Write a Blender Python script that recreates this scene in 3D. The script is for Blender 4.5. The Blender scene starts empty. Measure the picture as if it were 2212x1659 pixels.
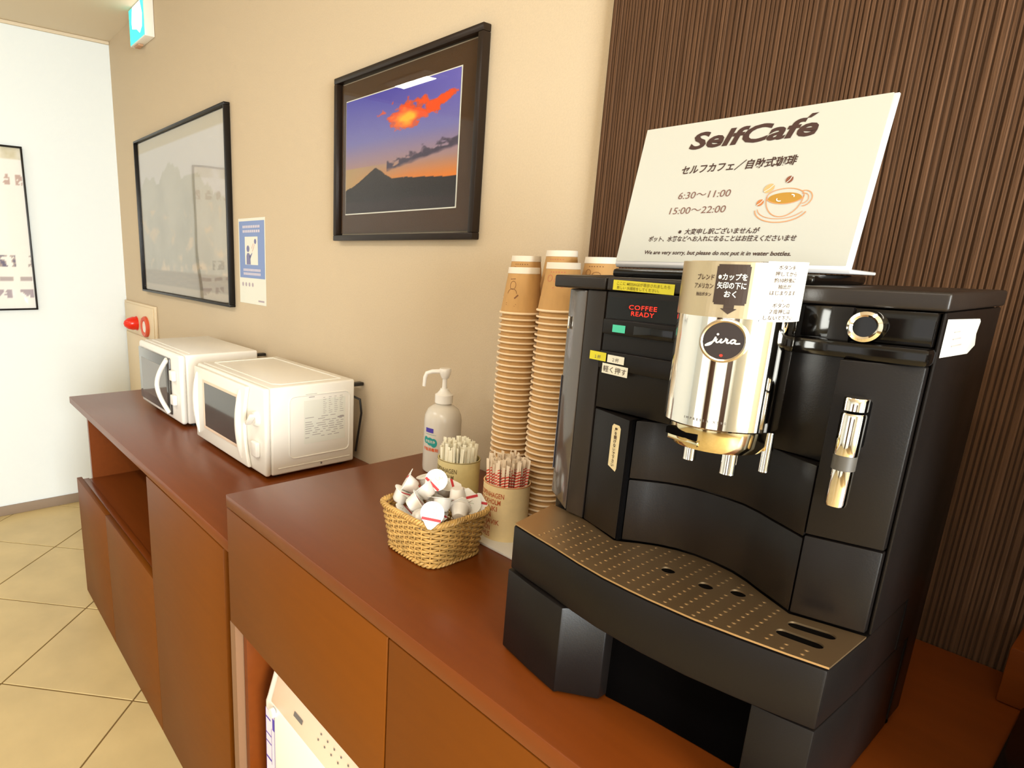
import bpy, bmesh, math, random
from mathutils import Vector, Matrix, Euler, noise

random.seed(7)
SC = bpy.context.scene
COL = SC.collection
PI = math.pi

# ---------------------------------------------------------------- camera
cam_d = bpy.data.cameras.new('camera')
cam = bpy.data.objects.new('camera', cam_d)
COL.objects.link(cam)
_yaw, _pitch, _roll = 0.9252, -0.2382, 0.0266
_f = Vector((-math.sin(_yaw) * math.cos(_pitch), math.cos(_yaw) * math.cos(_pitch), math.sin(_pitch)))
_r0 = Vector((math.cos(_yaw), math.sin(_yaw), 0))
_u0 = _r0.cross(_f)
_r = _r0 * math.cos(_roll) + _u0 * math.sin(_roll)
_u = -_r0 * math.sin(_roll) + _u0 * math.cos(_roll)
cam.matrix_world = Matrix(((_r.x, _u.x, -_f.x, 0.3047), (_r.y, _u.y, -_f.y, -1.0208), (_r.z, _u.z, -_f.z, 1.4693), (0, 0, 0, 1)))
cam_d.sensor_fit = 'HORIZONTAL'
cam_d.sensor_width = 36.0
cam_d.lens = 1346.937 / 2212 * 36
cam_d.shift_x = 280.95 / 2212
cam_d.shift_y = 54.70 / 2212
cam_d.clip_start = 0.02
SC.camera = cam

# ---------------------------------------------------------------- world, lights, exposure
world = bpy.data.worlds.new('world')
SC.world = world
world.use_nodes = True
world.node_tree.nodes['Background'].inputs[0].default_value = (1.0, 0.93, 0.82, 1)
world.node_tree.nodes['Background'].inputs[1].default_value = 0.05


def area(name, loc, rot, sx, sy, power, col):
    d = bpy.data.lights.new(name, 'AREA')
    d.shape = 'RECTANGLE'
    d.size, d.size_y, d.energy, d.color = sx, sy, power, col
    o = bpy.data.objects.new(name, d)
    o.location, o.rotation_euler = loc, rot
    COL.objects.link(o)
    return o


# side-window daylight; the front pair is added fill and brightens chrome reflections
area('daylight_side', (3.56, -1.75, 1.40), (0, PI / 2, 0), 1.7, 1.7, 390, (0.95, 1.0, 1.0))
area('front_fill', (-1.45, -4.56, 1.25), (PI / 2, 0, 0), 1.3, 1.9, 15, (1.0, 0.98, 0.94))
area('front_fill', (0.95, -4.56, 1.25), (PI / 2, 0, 0), 1.3, 1.9, 15, (1.0, 0.98, 0.94))
# ceiling lamps
for lx, ly, lw, pw in ((-3.02, -1.7, 0.32, 7), (-1.4, -1.7, 0.9, 16), (0.5, -1.7, 0.9, 16)):
    area('ceiling_lamp_light', (lx, ly, 2.54), (0, 0, 0), lw, 0.08, pw, (1.0, 0.95, 0.87))

SC.view_settings.view_transform = 'Standard'
SC.view_settings.look = 'None'
SC.view_settings.gamma = 1.0
SC.view_settings.use_curve_mapping = False
SC.view_settings.exposure = -0.15
SC.cycles.max_bounces = 7
SC.cycles.glossy_bounces = 4
SC.cycles.transmission_bounces = 4
SC.cycles.caustics_reflective = False
SC.cycles.caustics_refractive = False


# ---------------------------------------------------------------- helpers
def lin(h):
    h = h.lstrip('#')
    out = []
    for i in (0, 2, 4):
        c = int(h[i:i + 2], 16) / 255
        out.append(c / 12.92 if c <= 0.04045 else ((c + 0.055) / 1.055) ** 2.4)
    return out


MATS = {}


def mat(name, col, rough=0.5, metal=0.0, spec=0.5, coat=0.0, emit=None, estr=0.0, var=0.0, vscale=(8, 8, 8), bump=0.0,
        bscale=(60, 60, 60), alpha=1.0, trans=0.0, rvar=0.0):
    if name in MATS:
        return MATS[name]
    m = bpy.data.materials.new(name)
    m.use_nodes = True
    nt = m.node_tree
    b = nt.nodes['Principled BSDF']
    c = lin(col) if isinstance(col, str) else list(col)
    b.inputs['Base Color'].default_value = (*c, 1)
    b.inputs['Roughness'].default_value = rough
    b.inputs['Metallic'].default_value = metal
    b.inputs['Specular IOR Level'].default_value = spec
    b.inputs['Coat Weight'].default_value = coat
    b.inputs['Coat Roughness'].default_value = 0.12
    b.inputs['Alpha'].default_value = alpha
    b.inputs['Transmission Weight'].default_value = trans
    if emit is not None:
        b.inputs['Emission Color'].default_value = (*lin(emit), 1)
        b.inputs['Emission Strength'].default_value = estr
    if var or bump or rvar:
        tc = nt.nodes.new('ShaderNodeTexCoord')
    if var or rvar:
        mp = nt.nodes.new('ShaderNodeMapping')
        mp.inputs['Scale'].default_value = vscale
        nz = nt.nodes.new('ShaderNodeTexNoise')
        nz.inputs['Scale'].default_value = 1.0
        nz.inputs['Detail'].default_value = 5
        nt.links.new(tc.outputs['Object'], mp.inputs['Vector'])
        nt.links.new(mp.outputs['Vector'], nz.inputs['Vector'])
    if var:
        rp = nt.nodes.new('ShaderNodeMapRange')
        rp.inputs['From Min'].default_value = 0.3
        rp.inputs['From Max'].default_value = 0.7
        rp.inputs['To Min'].default_value = 1 - var
        rp.inputs['To Max'].default_value = 1 + var
        mx = nt.nodes.new('ShaderNodeMix')
        mx.data_type = 'RGBA'
        mx.blend_type = 'MULTIPLY'
        mx.inputs[0].default_value = 1
        mx.inputs[6].default_value = (*c, 1)
        nt.links.new(nz.outputs['Fac'], rp.inputs['Value'])
        nt.links.new(rp.outputs['Result'], mx.inputs[7])
        nt.links.new(mx.outputs[2], b.inputs['Base Color'])
    if rvar:
        rr = nt.nodes.new('ShaderNodeMapRange')
        rr.inputs['From Min'].default_value = 0.35
        rr.inputs['From Max'].default_value = 0.7
        rr.inputs['To Min'].default_value = max(0.02, rough - rvar)
        rr.inputs['To Max'].default_value = rough + rvar
        nt.links.new(nz.outputs['Fac'], rr.inputs['Value'])
        nt.links.new(rr.outputs['Result'], b.inputs['Roughness'])
    if bump:
        mp2 = nt.nodes.new('ShaderNodeMapping')
        mp2.inputs['Scale'].default_value = bscale
        n2 = nt.nodes.new('ShaderNodeTexNoise')
        n2.inputs['Scale'].default_value = 1.0
        n2.inputs['Detail'].default_value = 3
        bp = nt.nodes.new('ShaderNodeBump')
        bp.inputs['Strength'].default_value = bump
        bp.inputs['Distance'].default_value = 0.002
        nt.links.new(tc.outputs['Object'], mp2.inputs['Vector'])
        nt.links.new(mp2.outputs['Vector'], n2.inputs['Vector'])
        nt.links.new(n2.outputs['Fac'], bp.inputs['Height'])
        nt.links.new(bp.outputs['Normal'], b.inputs['Normal'])
    MATS[name] = m
    return m


def glass_mat(name, tint=(1, 1, 1), rough=0.02, bump=0.0, ior=1.5):
    m = bpy.data.materials.new(name)
    m.use_nodes = True
    nt = m.node_tree
    for n in list(nt.nodes):
        if n.type != 'OUTPUT_MATERIAL':
            nt.nodes.remove(n)
    out = [n for n in nt.nodes if n.type == 'OUTPUT_MATERIAL'][0]
    tr = nt.nodes.new('ShaderNodeBsdfTransparent')
    tr.inputs[0].default_value = (*tint, 1)
    gl = nt.nodes.new('ShaderNodeBsdfGlossy')
    gl.inputs['Roughness'].default_value = rough
    fr = nt.nodes.new('ShaderNodeFresnel')
    fr.inputs[0].default_value = ior
    mx = nt.nodes.new('ShaderNodeMixShader')
    ge = nt.nodes.new('ShaderNodeNewGeometry')      # leaving the pane: same reflectance as entering it
    io = nt.nodes.new('ShaderNodeMapRange')
    io.inputs['To Min'].default_value = ior
    io.inputs['To Max'].default_value = 1 / ior
    nt.links.new(ge.outputs['Backfacing'], io.inputs['Value'])
    nt.links.new(io.outputs['Result'], fr.inputs[0])
    nt.links.new(fr.outputs[0], mx.inputs[0])
    nt.links.new(tr.outputs[0], mx.inputs[1])
    nt.links.new(gl.outputs[0], mx.inputs[2])
    nt.links.new(mx.outputs[0], out.inputs[0])
    if bump:
        tc = nt.nodes.new('ShaderNodeTexCoord')
        n2 = nt.nodes.new('ShaderNodeTexNoise')
        n2.inputs['Scale'].default_value = 4.0
        n2.inputs['Detail'].default_value = 0
        bp = nt.nodes.new('ShaderNodeBump')
        bp.inputs['Strength'].default_value = bump
        bp.inputs['Distance'].default_value = 0.01
        nt.links.new(tc.outputs['Object'], n2.inputs['Vector'])
        nt.links.new(n2.outputs['Fac'], bp.inputs['Height'])
        nt.links.new(bp.outputs['Normal'], gl.inputs['Normal'])
        nt.links.new(bp.outputs['Normal'], fr.inputs['Normal'])
    MATS[name] = m
    return m


def vcol_mat(name, rough=0.6):
    m = bpy.data.materials.new(name)
    m.use_nodes = True
    b = m.node_tree.nodes['Principled BSDF']
    a = m.node_tree.nodes.new('ShaderNodeAttribute')
    a.attribute_name = 'print'
    m.node_tree.links.new(a.outputs['Color'], b.inputs['Base Color'])
    b.inputs['Roughness'].default_value = rough
    b.inputs['Specular IOR Level'].default_value = 0.1
    MATS[name] = m
    return m


def wpos(o):
    v = Vector((0, 0, 0))
    while o is not None:
        v += o.location
        o = o.parent
    return v


def put(name, me, m, parent=None, local=False, smooth=35):
    """link a mesh as one object; vertices are given in world space unless local"""
    if parent is not None and not local:
        me.transform(Matrix.Translation(-wpos(parent)))
    if smooth:
        for p in me.polygons:
            p.use_smooth = True
        me.set_sharp_from_angle(angle=math.radians(smooth))
    o = bpy.data.objects.new(name, me)
    if m is not None:
        for k in (m if isinstance(m, (list, tuple)) else [m]):
            me.materials.append(k)
    COL.objects.link(o)
    o.parent = parent
    return o


def obj(name, bm, m, parent=None, local=False, smooth=35):
    me = bpy.data.meshes.new(name)
    bm.normal_update()
    bm.to_mesh(me)
    bm.free()
    return put(name, me, m, parent, local, smooth)


def tag(o, label, cat, group=None):
    o['label'] = label
    o['category'] = cat
    if group:
        o['group'] = group
    return o


def thing(name, label, cat, loc=(0, 0, 0), group=None):
    o = bpy.data.objects.new(name, None)
    o.empty_display_size = 0.05
    o.location = loc
    COL.objects.link(o)
    return tag(o, label, cat, group)


def struct(o):
    o['kind'] = 'structure'
    return o


def copy_tree(o, parent=None):
    c = o.copy()
    COL.objects.link(c)
    c.parent = parent
    for ch in list(o.children):
        copy_tree(ch, c)
    return c


def bevel(bm, w, seg=2, ang=35):
    if w <= 0:
        return bm
    bm.normal_update()
    es = [e for e in bm.edges if len(e.link_faces) == 2 and e.calc_face_angle(0) > math.radians(ang)]
    bmesh.ops.bevel(bm, geom=es, offset=w, segments=seg, affect='EDGES', profile=0.5, clamp_overlap=True)
    return bm


def add_box(bm, x0, x1, y0, y1, z0, z1):
    v = [bm.verts.new(p) for p in ((x0, y0, z0), (x1, y0, z0), (x1, y1, z0), (x0, y1, z0), (x0, y0, z1), (x1, y0, z1), (x1, y1, z1), (x0, y1, z1))]
    for f in ((3, 2, 1, 0), (4, 5, 6, 7), (0, 1, 5, 4), (1, 2, 6, 5), (2, 3, 7, 6), (3, 0, 4, 7)):
        bm.faces.new([v[i] for i in f])
    return bm


def box(x0, x1, y0, y1, z0, z1, b=0.0, seg=2):
    bm = bmesh.new()
    add_box(bm, x0, x1, y0, y1, z0, z1)
    return bevel(bm, b, seg)


def prism(poly, a0, a1, axis='z', b=0.0, seg=2, ang=35):
    """extrude a closed 2-D outline; axis z: (x,y), axis x: (y,z), axis y: (x,z)"""
    def P(u, v, w):
        return (u, v, w) if axis == 'z' else (w, u, v) if axis == 'x' else (u, w, v)
    bm = bmesh.new()
    lo = [bm.verts.new(P(u, v, a0)) for u, v in poly]
    hi = [bm.verts.new(P(u, v, a1)) for u, v in poly]
    n = len(poly)
    bm.faces.new(lo[::-1])
    bm.faces.new(hi)
    for i in range(n):
        j = (i + 1) % n
        bm.faces.new((lo[i], lo[j], hi[j], hi[i]))
    bmesh.ops.recalc_face_normals(bm, faces=bm.faces)
    return bevel(bm, b, seg, ang)


def lathe(prof, seg=32, c=(0, 0, 0), close=False, bm=None, a0=0, a1=2 * PI):
    bm = bm or bmesh.new()
    full = abs(a1 - a0 - 2 * PI) < 1e-6
    n = seg if full else seg + 1
    rings = []
    for r, z in prof:
        if r < 1e-6:
            rings.append([bm.verts.new((c[0], c[1], c[2] + z))])
        else:
            rings.append([bm.verts.new((c[0] + r * math.cos(a0 + (a1 - a0) * i / seg), c[1] + r * math.sin(a0 + (a1 - a0) * i / seg), c[2] + z)) for i in range(n)])
    if close:
        rings.append(rings[0])
    for A, B in zip(rings, rings[1:]):
        for i in range(seg):
            j = (i + 1) % n if full else i + 1
            a = [A[i], A[j]] if len(A) > 1 else [A[0]]
            b_ = [B[j], B[i]] if len(B) > 1 else [B[0]]
            f = a + b_
            if len(f) >= 3:
                bm.faces.new(f)
    bmesh.ops.recalc_face_normals(bm, faces=bm.faces)
    return bm


def tube(pts, r, seg=8, bm=None, closed=False, cap=True):
    bm = bm or bmesh.new()
    pts = [Vector(p) for p in pts]
    n = len(pts)
    rr = r if isinstance(r, (list, tuple)) else [r] * n
    rings = []
    t0 = None
    for i, p in enumerate(pts):
        if closed:
            t = (pts[(i + 1) % n] - pts[i - 1]).normalized()
        else:
            t = (pts[min(i + 1, n - 1)] - pts[max(i - 1, 0)]).normalized()
        if t0 is None:
            ref = Vector((0, 0, 1)) if abs(t.z) < 0.9 else Vector((1, 0, 0))
            nrm = (ref - t * ref.dot(t)).normalized()
        else:
            nrm = (nrm - t * nrm.dot(t)).normalized()
        t0 = t
        bi = t.cross(nrm)
        rings.append([bm.verts.new(p + (nrm * math.cos(2 * PI * k / seg) + bi * math.sin(2 * PI * k / seg)) * rr[i]) for k in range(seg)])
    m = n if closed else n - 1
    for i in range(m):
        A, B = rings[i], rings[(i + 1) % n]
        for k in range(seg):
            bm.faces.new((A[k], A[(k + 1) % seg], B[(k + 1) % seg], B[k]))
    if cap and not closed:
        bm.faces.new(rings[0][::-1])
        bm.faces.new(rings[-1])
    bmesh.ops.recalc_face_normals(bm, faces=bm.faces)
    return bm


def rot_bm(bm, mtx):
    bm.transform(mtx)
    return bm


# flat print: shapes collected in 2-D, then laid on a surface
class Flat:
    def __init__(self):
        self.v, self.f = [], []

    def poly(self, pts):
        b = len(self.v)
        self.v += [tuple(p) for p in pts]
        self.f.append(list(range(b, b + len(pts))))
        return self

    def rect(self, x0, y0, x1, y1):
        return self.poly([(x0, y0), (x1, y0), (x1, y1), (x0, y1)])

    def grid_rect(self, x0, y0, x1, y1, n=24):
        for i in range(n):
            self.rect(x0 + (x1 - x0) * i / n, y0, x0 + (x1 - x0) * (i + 1) / n, y1)
        return self

    def ellipse(self, cx, cy, rx, ry, rot=0, n=28):
        c, s = math.cos(rot), math.sin(rot)
        return self.poly([(cx + rx * math.cos(t) * c - ry * math.sin(t) * s, cy + rx * math.cos(t) * s + ry * math.sin(t) * c) for t in [2 * PI * i / n for i in range(n)]])

    def stroke(self, pts, w, closed=False):
        n = len(pts)
        L, R = [], []
        for i, p in enumerate(pts):
            a = pts[i - 1] if (i > 0 or closed) else p
            c = pts[(i + 1) % n] if (i < n - 1 or closed) else p
            d = Vector((c[0] - a[0], c[1] - a[1]))
            d = d.normalized() if d.length > 0 else Vector((1, 0))
            ww = w[i] if isinstance(w, (list, tuple)) else w
            L.append((p[0] - d.y * ww / 2, p[1] + d.x * ww / 2))
            R.append((p[0] + d.y * ww / 2, p[1] - d.x * ww / 2))
        for i in range(n if closed else n - 1):
            j = (i + 1) % n
            self.poly([L[i], R[i], R[j], L[j]])
        return self

    def arc(self, cx, cy, rx, ry, a0, a1, w, n=28, rot=0):
        c, s = math.cos(rot), math.sin(rot)
        P = []
        for i in range(n + 1):
            t = a0 + (a1 - a0) * i / n
            P.append((cx + rx * math.cos(t) * c - ry * math.sin(t) * s, cy + rx * math.cos(t) * s + ry * math.sin(t) * c))
        return self.stroke(P, w)

    def text(self, s, x, y, size, bold=0.0, shear=0.0, align='CENTER', width=None, spacing=1.0):
        cu = bpy.data.curves.new('t', 'FONT')
        cu.body = s
        cu.size = 1.0
        cu.offset = bold
        cu.shear = shear
        cu.space_character = spacing
        cu.resolution_u = 3
        ob = bpy.data.objects.new('t', cu)
        COL.objects.link(ob)
        bpy.context.view_layer.update()
        ev = ob.evaluated_get(bpy.context.evaluated_depsgraph_get())
        me = ev.to_mesh()
        vs = [(v.co.x, v.co.y) for v in me.vertices]
        fs = [list(p.vertices) for p in me.polygons]
        ev.to_mesh_clear()
        bpy.data.objects.remove(ob)
        bpy.data.curves.remove(cu)
        if not vs:
            return self
        x0, x1 = min(v[0] for v in vs), max(v[0] for v in vs)
        kx = size if width is None else width / max(1e-6, (x1 - x0))
        ox = {'CENTER': -(x0 + x1) / 2, 'LEFT': -x0, 'RIGHT': -x1}[align]
        b = len(self.v)
        self.v += [(x + (vx + ox) * kx, y + vy * size) for vx, vy in vs]
        self.f += [[i + b for i in f] for f in fs]
        return self

    def lay(self, name, m, parent, fn):
        bm = bmesh.new()
        vv = [bm.verts.new(fn(x, y)) for x, y in self.v]
        for f in self.f:
            try:
                bm.faces.new([vv[i] for i in f])
            except ValueError:
                pass
        return obj(name, bm, m, parent, smooth=0)


def front(x0, y, z0):
    return lambda u, v: (x0 + u, y, z0 + v)


def side(x, y0, z0):        # on a face that looks towards +x: u runs towards +y
    return lambda u, v: (x, y0 + u, z0 + v)


def print_grid(name, m, parent, x0, x1, z0, z1, y, nx, nz, fn, wall='y'):
    """a printed sheet; fn(u,v) gives the printed colour in sRGB 0..1"""
    vs, fs, cs = [], [], []
    for j in range(nz + 1):
        for i in range(nx + 1):
            u, v = i / nx, j / nz
            vs.append((x0 + (x1 - x0) * u, y, z0 + (z1 - z0) * v) if wall == 'y' else (y, x0 + (x1 - x0) * u, z0 + (z1 - z0) * v))
            c = fn(u, v)
            cs.append([(k / 12.92 if k <= 0.04045 else ((k + 0.055) / 1.055) ** 2.4) for k in (min(1, max(0, q)) for q in c)])
    for j in range(nz):
        for i in range(nx):
            a = j * (nx + 1) + i
            fs.append((a, a + 1, a + nx + 2, a + nx + 1))
    me = bpy.data.meshes.new(name)
    me.from_pydata(vs, [], fs)
    ca = me.color_attributes.new('print', 'FLOAT_COLOR', 'POINT')
    for i, c in enumerate(cs):
        ca.data[i].color = (*c, 1)
    return put(name, me, m, parent, smooth=0)


def lerp3(a, b, t):
    t = min(1, max(0, t))
    return tuple(a[i] + (b[i] - a[i]) * t for i in range(3))


def hx(h):
    h = h.lstrip('#')
    return tuple(int(h[i:i + 2], 16) / 255 for i in (0, 2, 4))


# ---------------------------------------------------------------- materials
M_WALL = mat('wallpaper_cream', '#cab79b', 0.85, spec=0.2, var=0.03, vscale=(260, 260, 260), bump=0.25, bscale=(420, 420, 420))
M_WALLW = mat('wall_white', '#e3e9ea', 0.85, spec=0.2, bump=0.2, bscale=(300, 300, 300))
M_CEIL = mat('ceiling_paint', '#dccdb4', 0.9, spec=0.1)
M_SLAT = mat('brown_reed', '#543b28', 0.8, spec=0.12, var=0.26, vscale=(500, 40, 9), bump=0.3, bscale=(900, 200, 30))
M_SLATB = mat('brown_backing', '#3c2818', 0.8, spec=0.2)
M_BASEB = mat('baseboard_vinyl', '#8d7a68', 0.6)
M_TILE = mat('floor_tile', '#c3ac7a', 0.42, spec=0.4, var=0.09, vscale=(5, 5, 5), bump=0.08, bscale=(25, 25, 25))
M_GROUT = mat('floor_grout', '#7a6034', 0.9)
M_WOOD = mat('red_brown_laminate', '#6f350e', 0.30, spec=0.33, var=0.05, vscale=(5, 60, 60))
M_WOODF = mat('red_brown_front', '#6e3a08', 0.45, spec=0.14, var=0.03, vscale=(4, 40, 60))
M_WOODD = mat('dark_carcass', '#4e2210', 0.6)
M_BLACK = mat('black_paint', '#1c1815', 0.35)
M_CHROME = mat('chrome', '#e9e4da', 0.06, metal=1.0)
M_STEEL = mat('brushed_steel', '#c4a67e', 0.42, metal=1.0)
M_PLAST = mat('black_plastic', '#120e0c', 0.40, spec=0.22, rvar=0.05, vscale=(9, 9, 9), bump=0.05, bscale=(700, 700, 700))
M_GLOSSB = mat('glossy_black', '#0d0a08', 0.10, spec=0.35)
M_TANK = mat('smoky_tank', '#4a4038', 0.10, spec=0.6, coat=0.5)
M_VOID = mat('void_black', '#040303', 0.8, spec=0.04)
M_WHITE = mat('white_plastic', '#eee9e0', 0.28, spec=0.5)
M_IVORY = mat('ivory_plastic', '#ece7dc', 0.3, spec=0.5)
M_GREYP = mat('grey_plastic', '#bdb6ac', 0.4)
M_DARKGL = mat('dark_window_glass', '#2a2420', 0.05, spec=0.6, coat=0.6)
M_PAPER = mat('white_paper', '#e2e1d4', 0.55, spec=0.3)
M_INK = mat('brown_ink', '#3a2018', 0.7)
M_INK2 = mat('grey_ink', '#6b6460', 0.7)
M_INKL = mat('pale_ink', '#a9a09c', 0.7)
M_YEL = mat('yellow_label', '#d2c928', 0.5)
M_KRAFT = mat('kraft_board', '#c4985e', 0.75, var=0.05, vscale=(120, 120, 40))
M_RIM = mat('cup_rim', '#f6dcb8', 0.6)
M_CUPW = mat('cup_white', '#efe6d6', 0.6)
M_WICK = mat('wicker', '#c09856', 0.5, var=0.25, vscale=(90, 90, 90))
M_RED = mat('red_plastic', '#e02a14', 0.25)
M_ORANGE = mat('orange_ink', '#e8642a', 0.6)
M_TEAL = mat('teal_ink', '#1f9a94', 0.6)
M_VIOLET = mat('violet_ink', '#4a3aa8', 0.6)
M_SIGNP = mat('sign_paper', '#b9b8ae', 0.55, spec=0.3)
M_EDGE = mat('lit_edge_wood', '#86644a', 0.5, spec=0.2)  # panel wood made paler to paint in the window light
M_PLAST2 = mat('lit_black_plastic', '#241e1a', 0.36, spec=0.34, bump=0.05, bscale=(700, 700, 700))  # black plastic lightened to imitate the reflection on lid and strip
M_PRINT = vcol_mat('printed_sheet', 0.55)
M_PICGL = glass_mat('picture_glass', rough=0.01, ior=1.28)
M_PICGLW = glass_mat('picture_acrylic', rough=0.015, bump=0.22)

# ---------------------------------------------------------------- room
XL, XR, YF, ZC = -3.585, 3.6, -4.6, 2.56
H1, H2 = 0.883, 1.005

struct(obj('wall_back', box(XL - .1, XR + .1, 0, .1, -.05, ZC), M_WALL))
struct(obj('wall_left', box(XL - .1, XL, YF - .1, 0, -.05, ZC), M_WALLW))
struct(obj('ceiling', box(XL - .1, XR + .1, YF - .1, .1, ZC, ZC + .1), M_CEIL))
bm = bmesh.new()
for a in ((-4.7, -2.6, 0, ZC), (-.9, 0, 0, ZC), (-2.6, -.9, 0, .55), (-2.6, -.9, 2.25, ZC)):
    add_box(bm, XR, XR + .1, a[0], a[1], a[2], a[3])
struct(obj('wall_right', bm, M_WALLW))
bm = bmesh.new()
for a in ((XL, -2.1, 0, ZC), (1.6, XR, 0, ZC), (-.8, .3, 0, ZC), (-2.1, -.8, 0, .3), (-2.1, -.8, 2.2, ZC), (.3, 1.6, 0, .3), (.3, 1.6, 2.2, ZC)):
    add_box(bm, a[0], a[1], YF - .1, YF, a[2], a[3])
struct(obj('wall_front', bm, M_WALLW))
w1 = struct(bpy.data.objects.new('window_1', None)); COL.objects.link(w1)
for y in (-2.58, -2.02, -1.48, -.92):
    obj('window_frame', box(XR - .02, XR + .03, y - .025, y + .025, .55, 2.25), M_BLACK, w1)
w2 = struct(bpy.data.objects.new('reflection_window', None)); COL.objects.link(w2)  # unseen front windows, added for bright bands on the chrome
for x in (-2.08, -1.45, -.82, .32, .95, 1.58):
    obj('window_frame', box(x - .025, x + .025, YF - .03, YF + .02, .3, 2.2), M_BLACK, w2)
d1 = struct(obj('reflection_panel_1', box(-.62, .12, YF, YF + .04, 0, 2.1, .004), mat('reflection_panel_brown', '#3a2214', 0.5)))  # unseen dark panel, added to band the chrome reflections
obj('reflection_panel_handle', box(.02, .05, YF + .04, YF + .08, 1.0, 1.12, .004), M_CHROME, d1)
d2 = struct(obj('reflection_panel_2', box(1.85, 2.75, YF, YF + .04, 0, 2.1, .004), mat('reflection_panel_brown', '#3a2214', 0.5)))  # second unseen dark panel, added for the same reflections
obj('reflection_panel_handle', box(1.92, 1.95, YF + .04, YF + .08, 1.0, 1.12, .004), M_CHROME, d2)
struct(obj('baseboard_left', box(XL, XL + .012, YF, -.001, 0, .055, .003), M_BASEB))
struct(obj('trim_1', box(XL, XL + .014, YF, -.001, ZC - .016, ZC - .0005, .003), M_CEIL))

# floor: diagonal tiles, each one a piece of the floor
floor = struct(obj('floor', box(XL - .1, XR + .1, YF - .1, .1, -.06, -.003), M_GROUT))


def clip(poly, x0, x1, y0, y1):
    for axis, lim, keep in ((0, x0, 1), (0, x1, -1), (1, y0, 1), (1, y1, -1)):
        out = []
        for i in range(len(poly)):
            a, b = poly[i - 1], poly[i]
            ia, ib = (a[axis] - lim) * keep >= 0, (b[axis] - lim) * keep >= 0
            if ia != ib:
                t = (lim - a[axis]) / (b[axis] - a[axis])
                out.append((a[0] + (b[0] - a[0]) * t, a[1] + (b[1] - a[1]) * t))
            if ib:
                out.append(b)
        poly = out
        if not poly:
            return []
    return poly


P_, Q_, S_ = 1.04, -2.21, 0.69       # joints: y-x = P+kS, y+x = Q+kS
g = 0.0045
for i in range(-9, 7):
    for j in range(-7, 9):
        p0, p1, q0, q1 = P_ + i * S_ + g, P_ + (i + 1) * S_ - g, Q_ + j * S_ + g, Q_ + (j + 1) * S_ - g
        quad = [((q - p) / 2, (q + p) / 2) for p, q in ((p0, q0), (p0, q1), (p1, q1), (p1, q0))]
        quad = clip(quad, XL, XR, YF, 0)
        if len(quad) < 3:
            continue
        ar = abs(sum(quad[k - 1][0] * quad[k][1] - quad[k][0] * quad[k - 1][1] for k in range(len(quad)))) / 2
        if ar < 0.004:
            continue
        obj('tile', prism(quad, -.004, 0.0, b=.0012, seg=1), M_TILE, floor)

# brown reed wall covering
acc = struct(obj('wall_accent', box(-.415, 1.1, -.014, -.0005, 0, ZC), M_SLATB))
x = -.414
while x < 1.09:
    w = random.choice((.0042, .0052, .0065, .0078))
    d = random.uniform(.0008, .0022)
    h = [(x, -.0135), (x + w * .22, -.0135 - d), (x + w * .78, -.0135 - d), (x + w, -.0135)]
    o = obj('slat', prism(h, .0, ZC), M_SLAT, acc)
    x += w + random.uniform(.0002, .0012)

# ---------------------------------------------------------------- low sideboard (far)
FX0, FX1, FYF = -2.46, -.878, -.548
top = obj('low_worktop', box(FX0, -.811, FYF, -.002, H1 - .027, H1, .002), M_WOOD)
tag(top, 'lower brown worktop that the two white microwaves stand on', 'worktop')
cab = thing('low_cabinet', 'lower brown cabinet with an open niche beneath the microwaves', 'cabinet', (-1.65, -.27, 0))
NX = -1.425
obj('side_panel', box(FX0 + .004, FX0 + .024, -.49, -.004, .05, H1 - .028), M_WOOD, cab)
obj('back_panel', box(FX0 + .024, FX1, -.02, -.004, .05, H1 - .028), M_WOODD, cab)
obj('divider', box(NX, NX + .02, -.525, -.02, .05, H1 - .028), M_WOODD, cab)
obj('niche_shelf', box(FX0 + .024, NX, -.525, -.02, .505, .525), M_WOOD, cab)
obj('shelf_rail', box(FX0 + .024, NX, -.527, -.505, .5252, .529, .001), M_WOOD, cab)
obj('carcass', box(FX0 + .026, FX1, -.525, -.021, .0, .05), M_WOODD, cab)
obj('door', box(FX0, -1.985, FYF, FYF + .02, .004, .531, .0012), M_WOODF, cab)
obj('door', box(-1.981, NX - .0015, FYF, FYF + .02, .004, .531, .0012), M_WOODF, cab)
obj('door', box(NX + .0015, FX1, FYF, FYF + .02, .004, H1 - .0305, .0012), M_WOODF, cab)
obj('side_panel', box(FX1 - .022, FX1 - .002, -.525, -.022, .0505, H1 - .028), M_WOODD, cab)

# ---------------------------------------------------------------- near counter
NX0, NX1, NYF = -.808, 1.1, -.566
top2 = obj('high_worktop', box(NX0, NX1, NYF, -.021, H2 - .026, H2, .002), M_WOOD)
tag(top2, 'higher brown worktop carrying the black coffee machine and the basket', 'worktop')
cab2 = thing('high_cabinet', 'higher brown cabinet with a drawer and open bay beneath the coffee machine', 'cabinet', (-.2, -.28, 0))
obj('drawer_front', box(NX0, -.2755, NYF + .001, NYF + .021, .722, H2 - .0285, .0012), M_WOODF, cab2)
obj('door', box(-.2715, .34, NYF + .001, NYF + .021, .004, H2 - .0285, .0012), M_WOODF, cab2)
obj('door', box(.344, NX1, NYF + .001, NYF + .021, .004, H2 - .0285, .0012), M_WOODF, cab2)
obj('side_panel', box(NX0 + .001, NX0 + .024, -.5435, -.022, 0, H2 - .0265), M_WOODF, cab2)
obj('lit_panel_edge', box(NX0 - .004, NX0 + .020, -.5640, -.5440, 0, .7205), M_EDGE, cab2)  # front edge of the side panel, window light put into its colour
obj('inner_panel', box(NX0 + .0260, NX0 + .040, -.548, -.022, 0, H2 - .0265), M_WOOD, cab2)
obj('bay_floor', box(NX0 + .046, -.285, -.54, -.022, .315, .335), M_WOOD, cab2)
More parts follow.
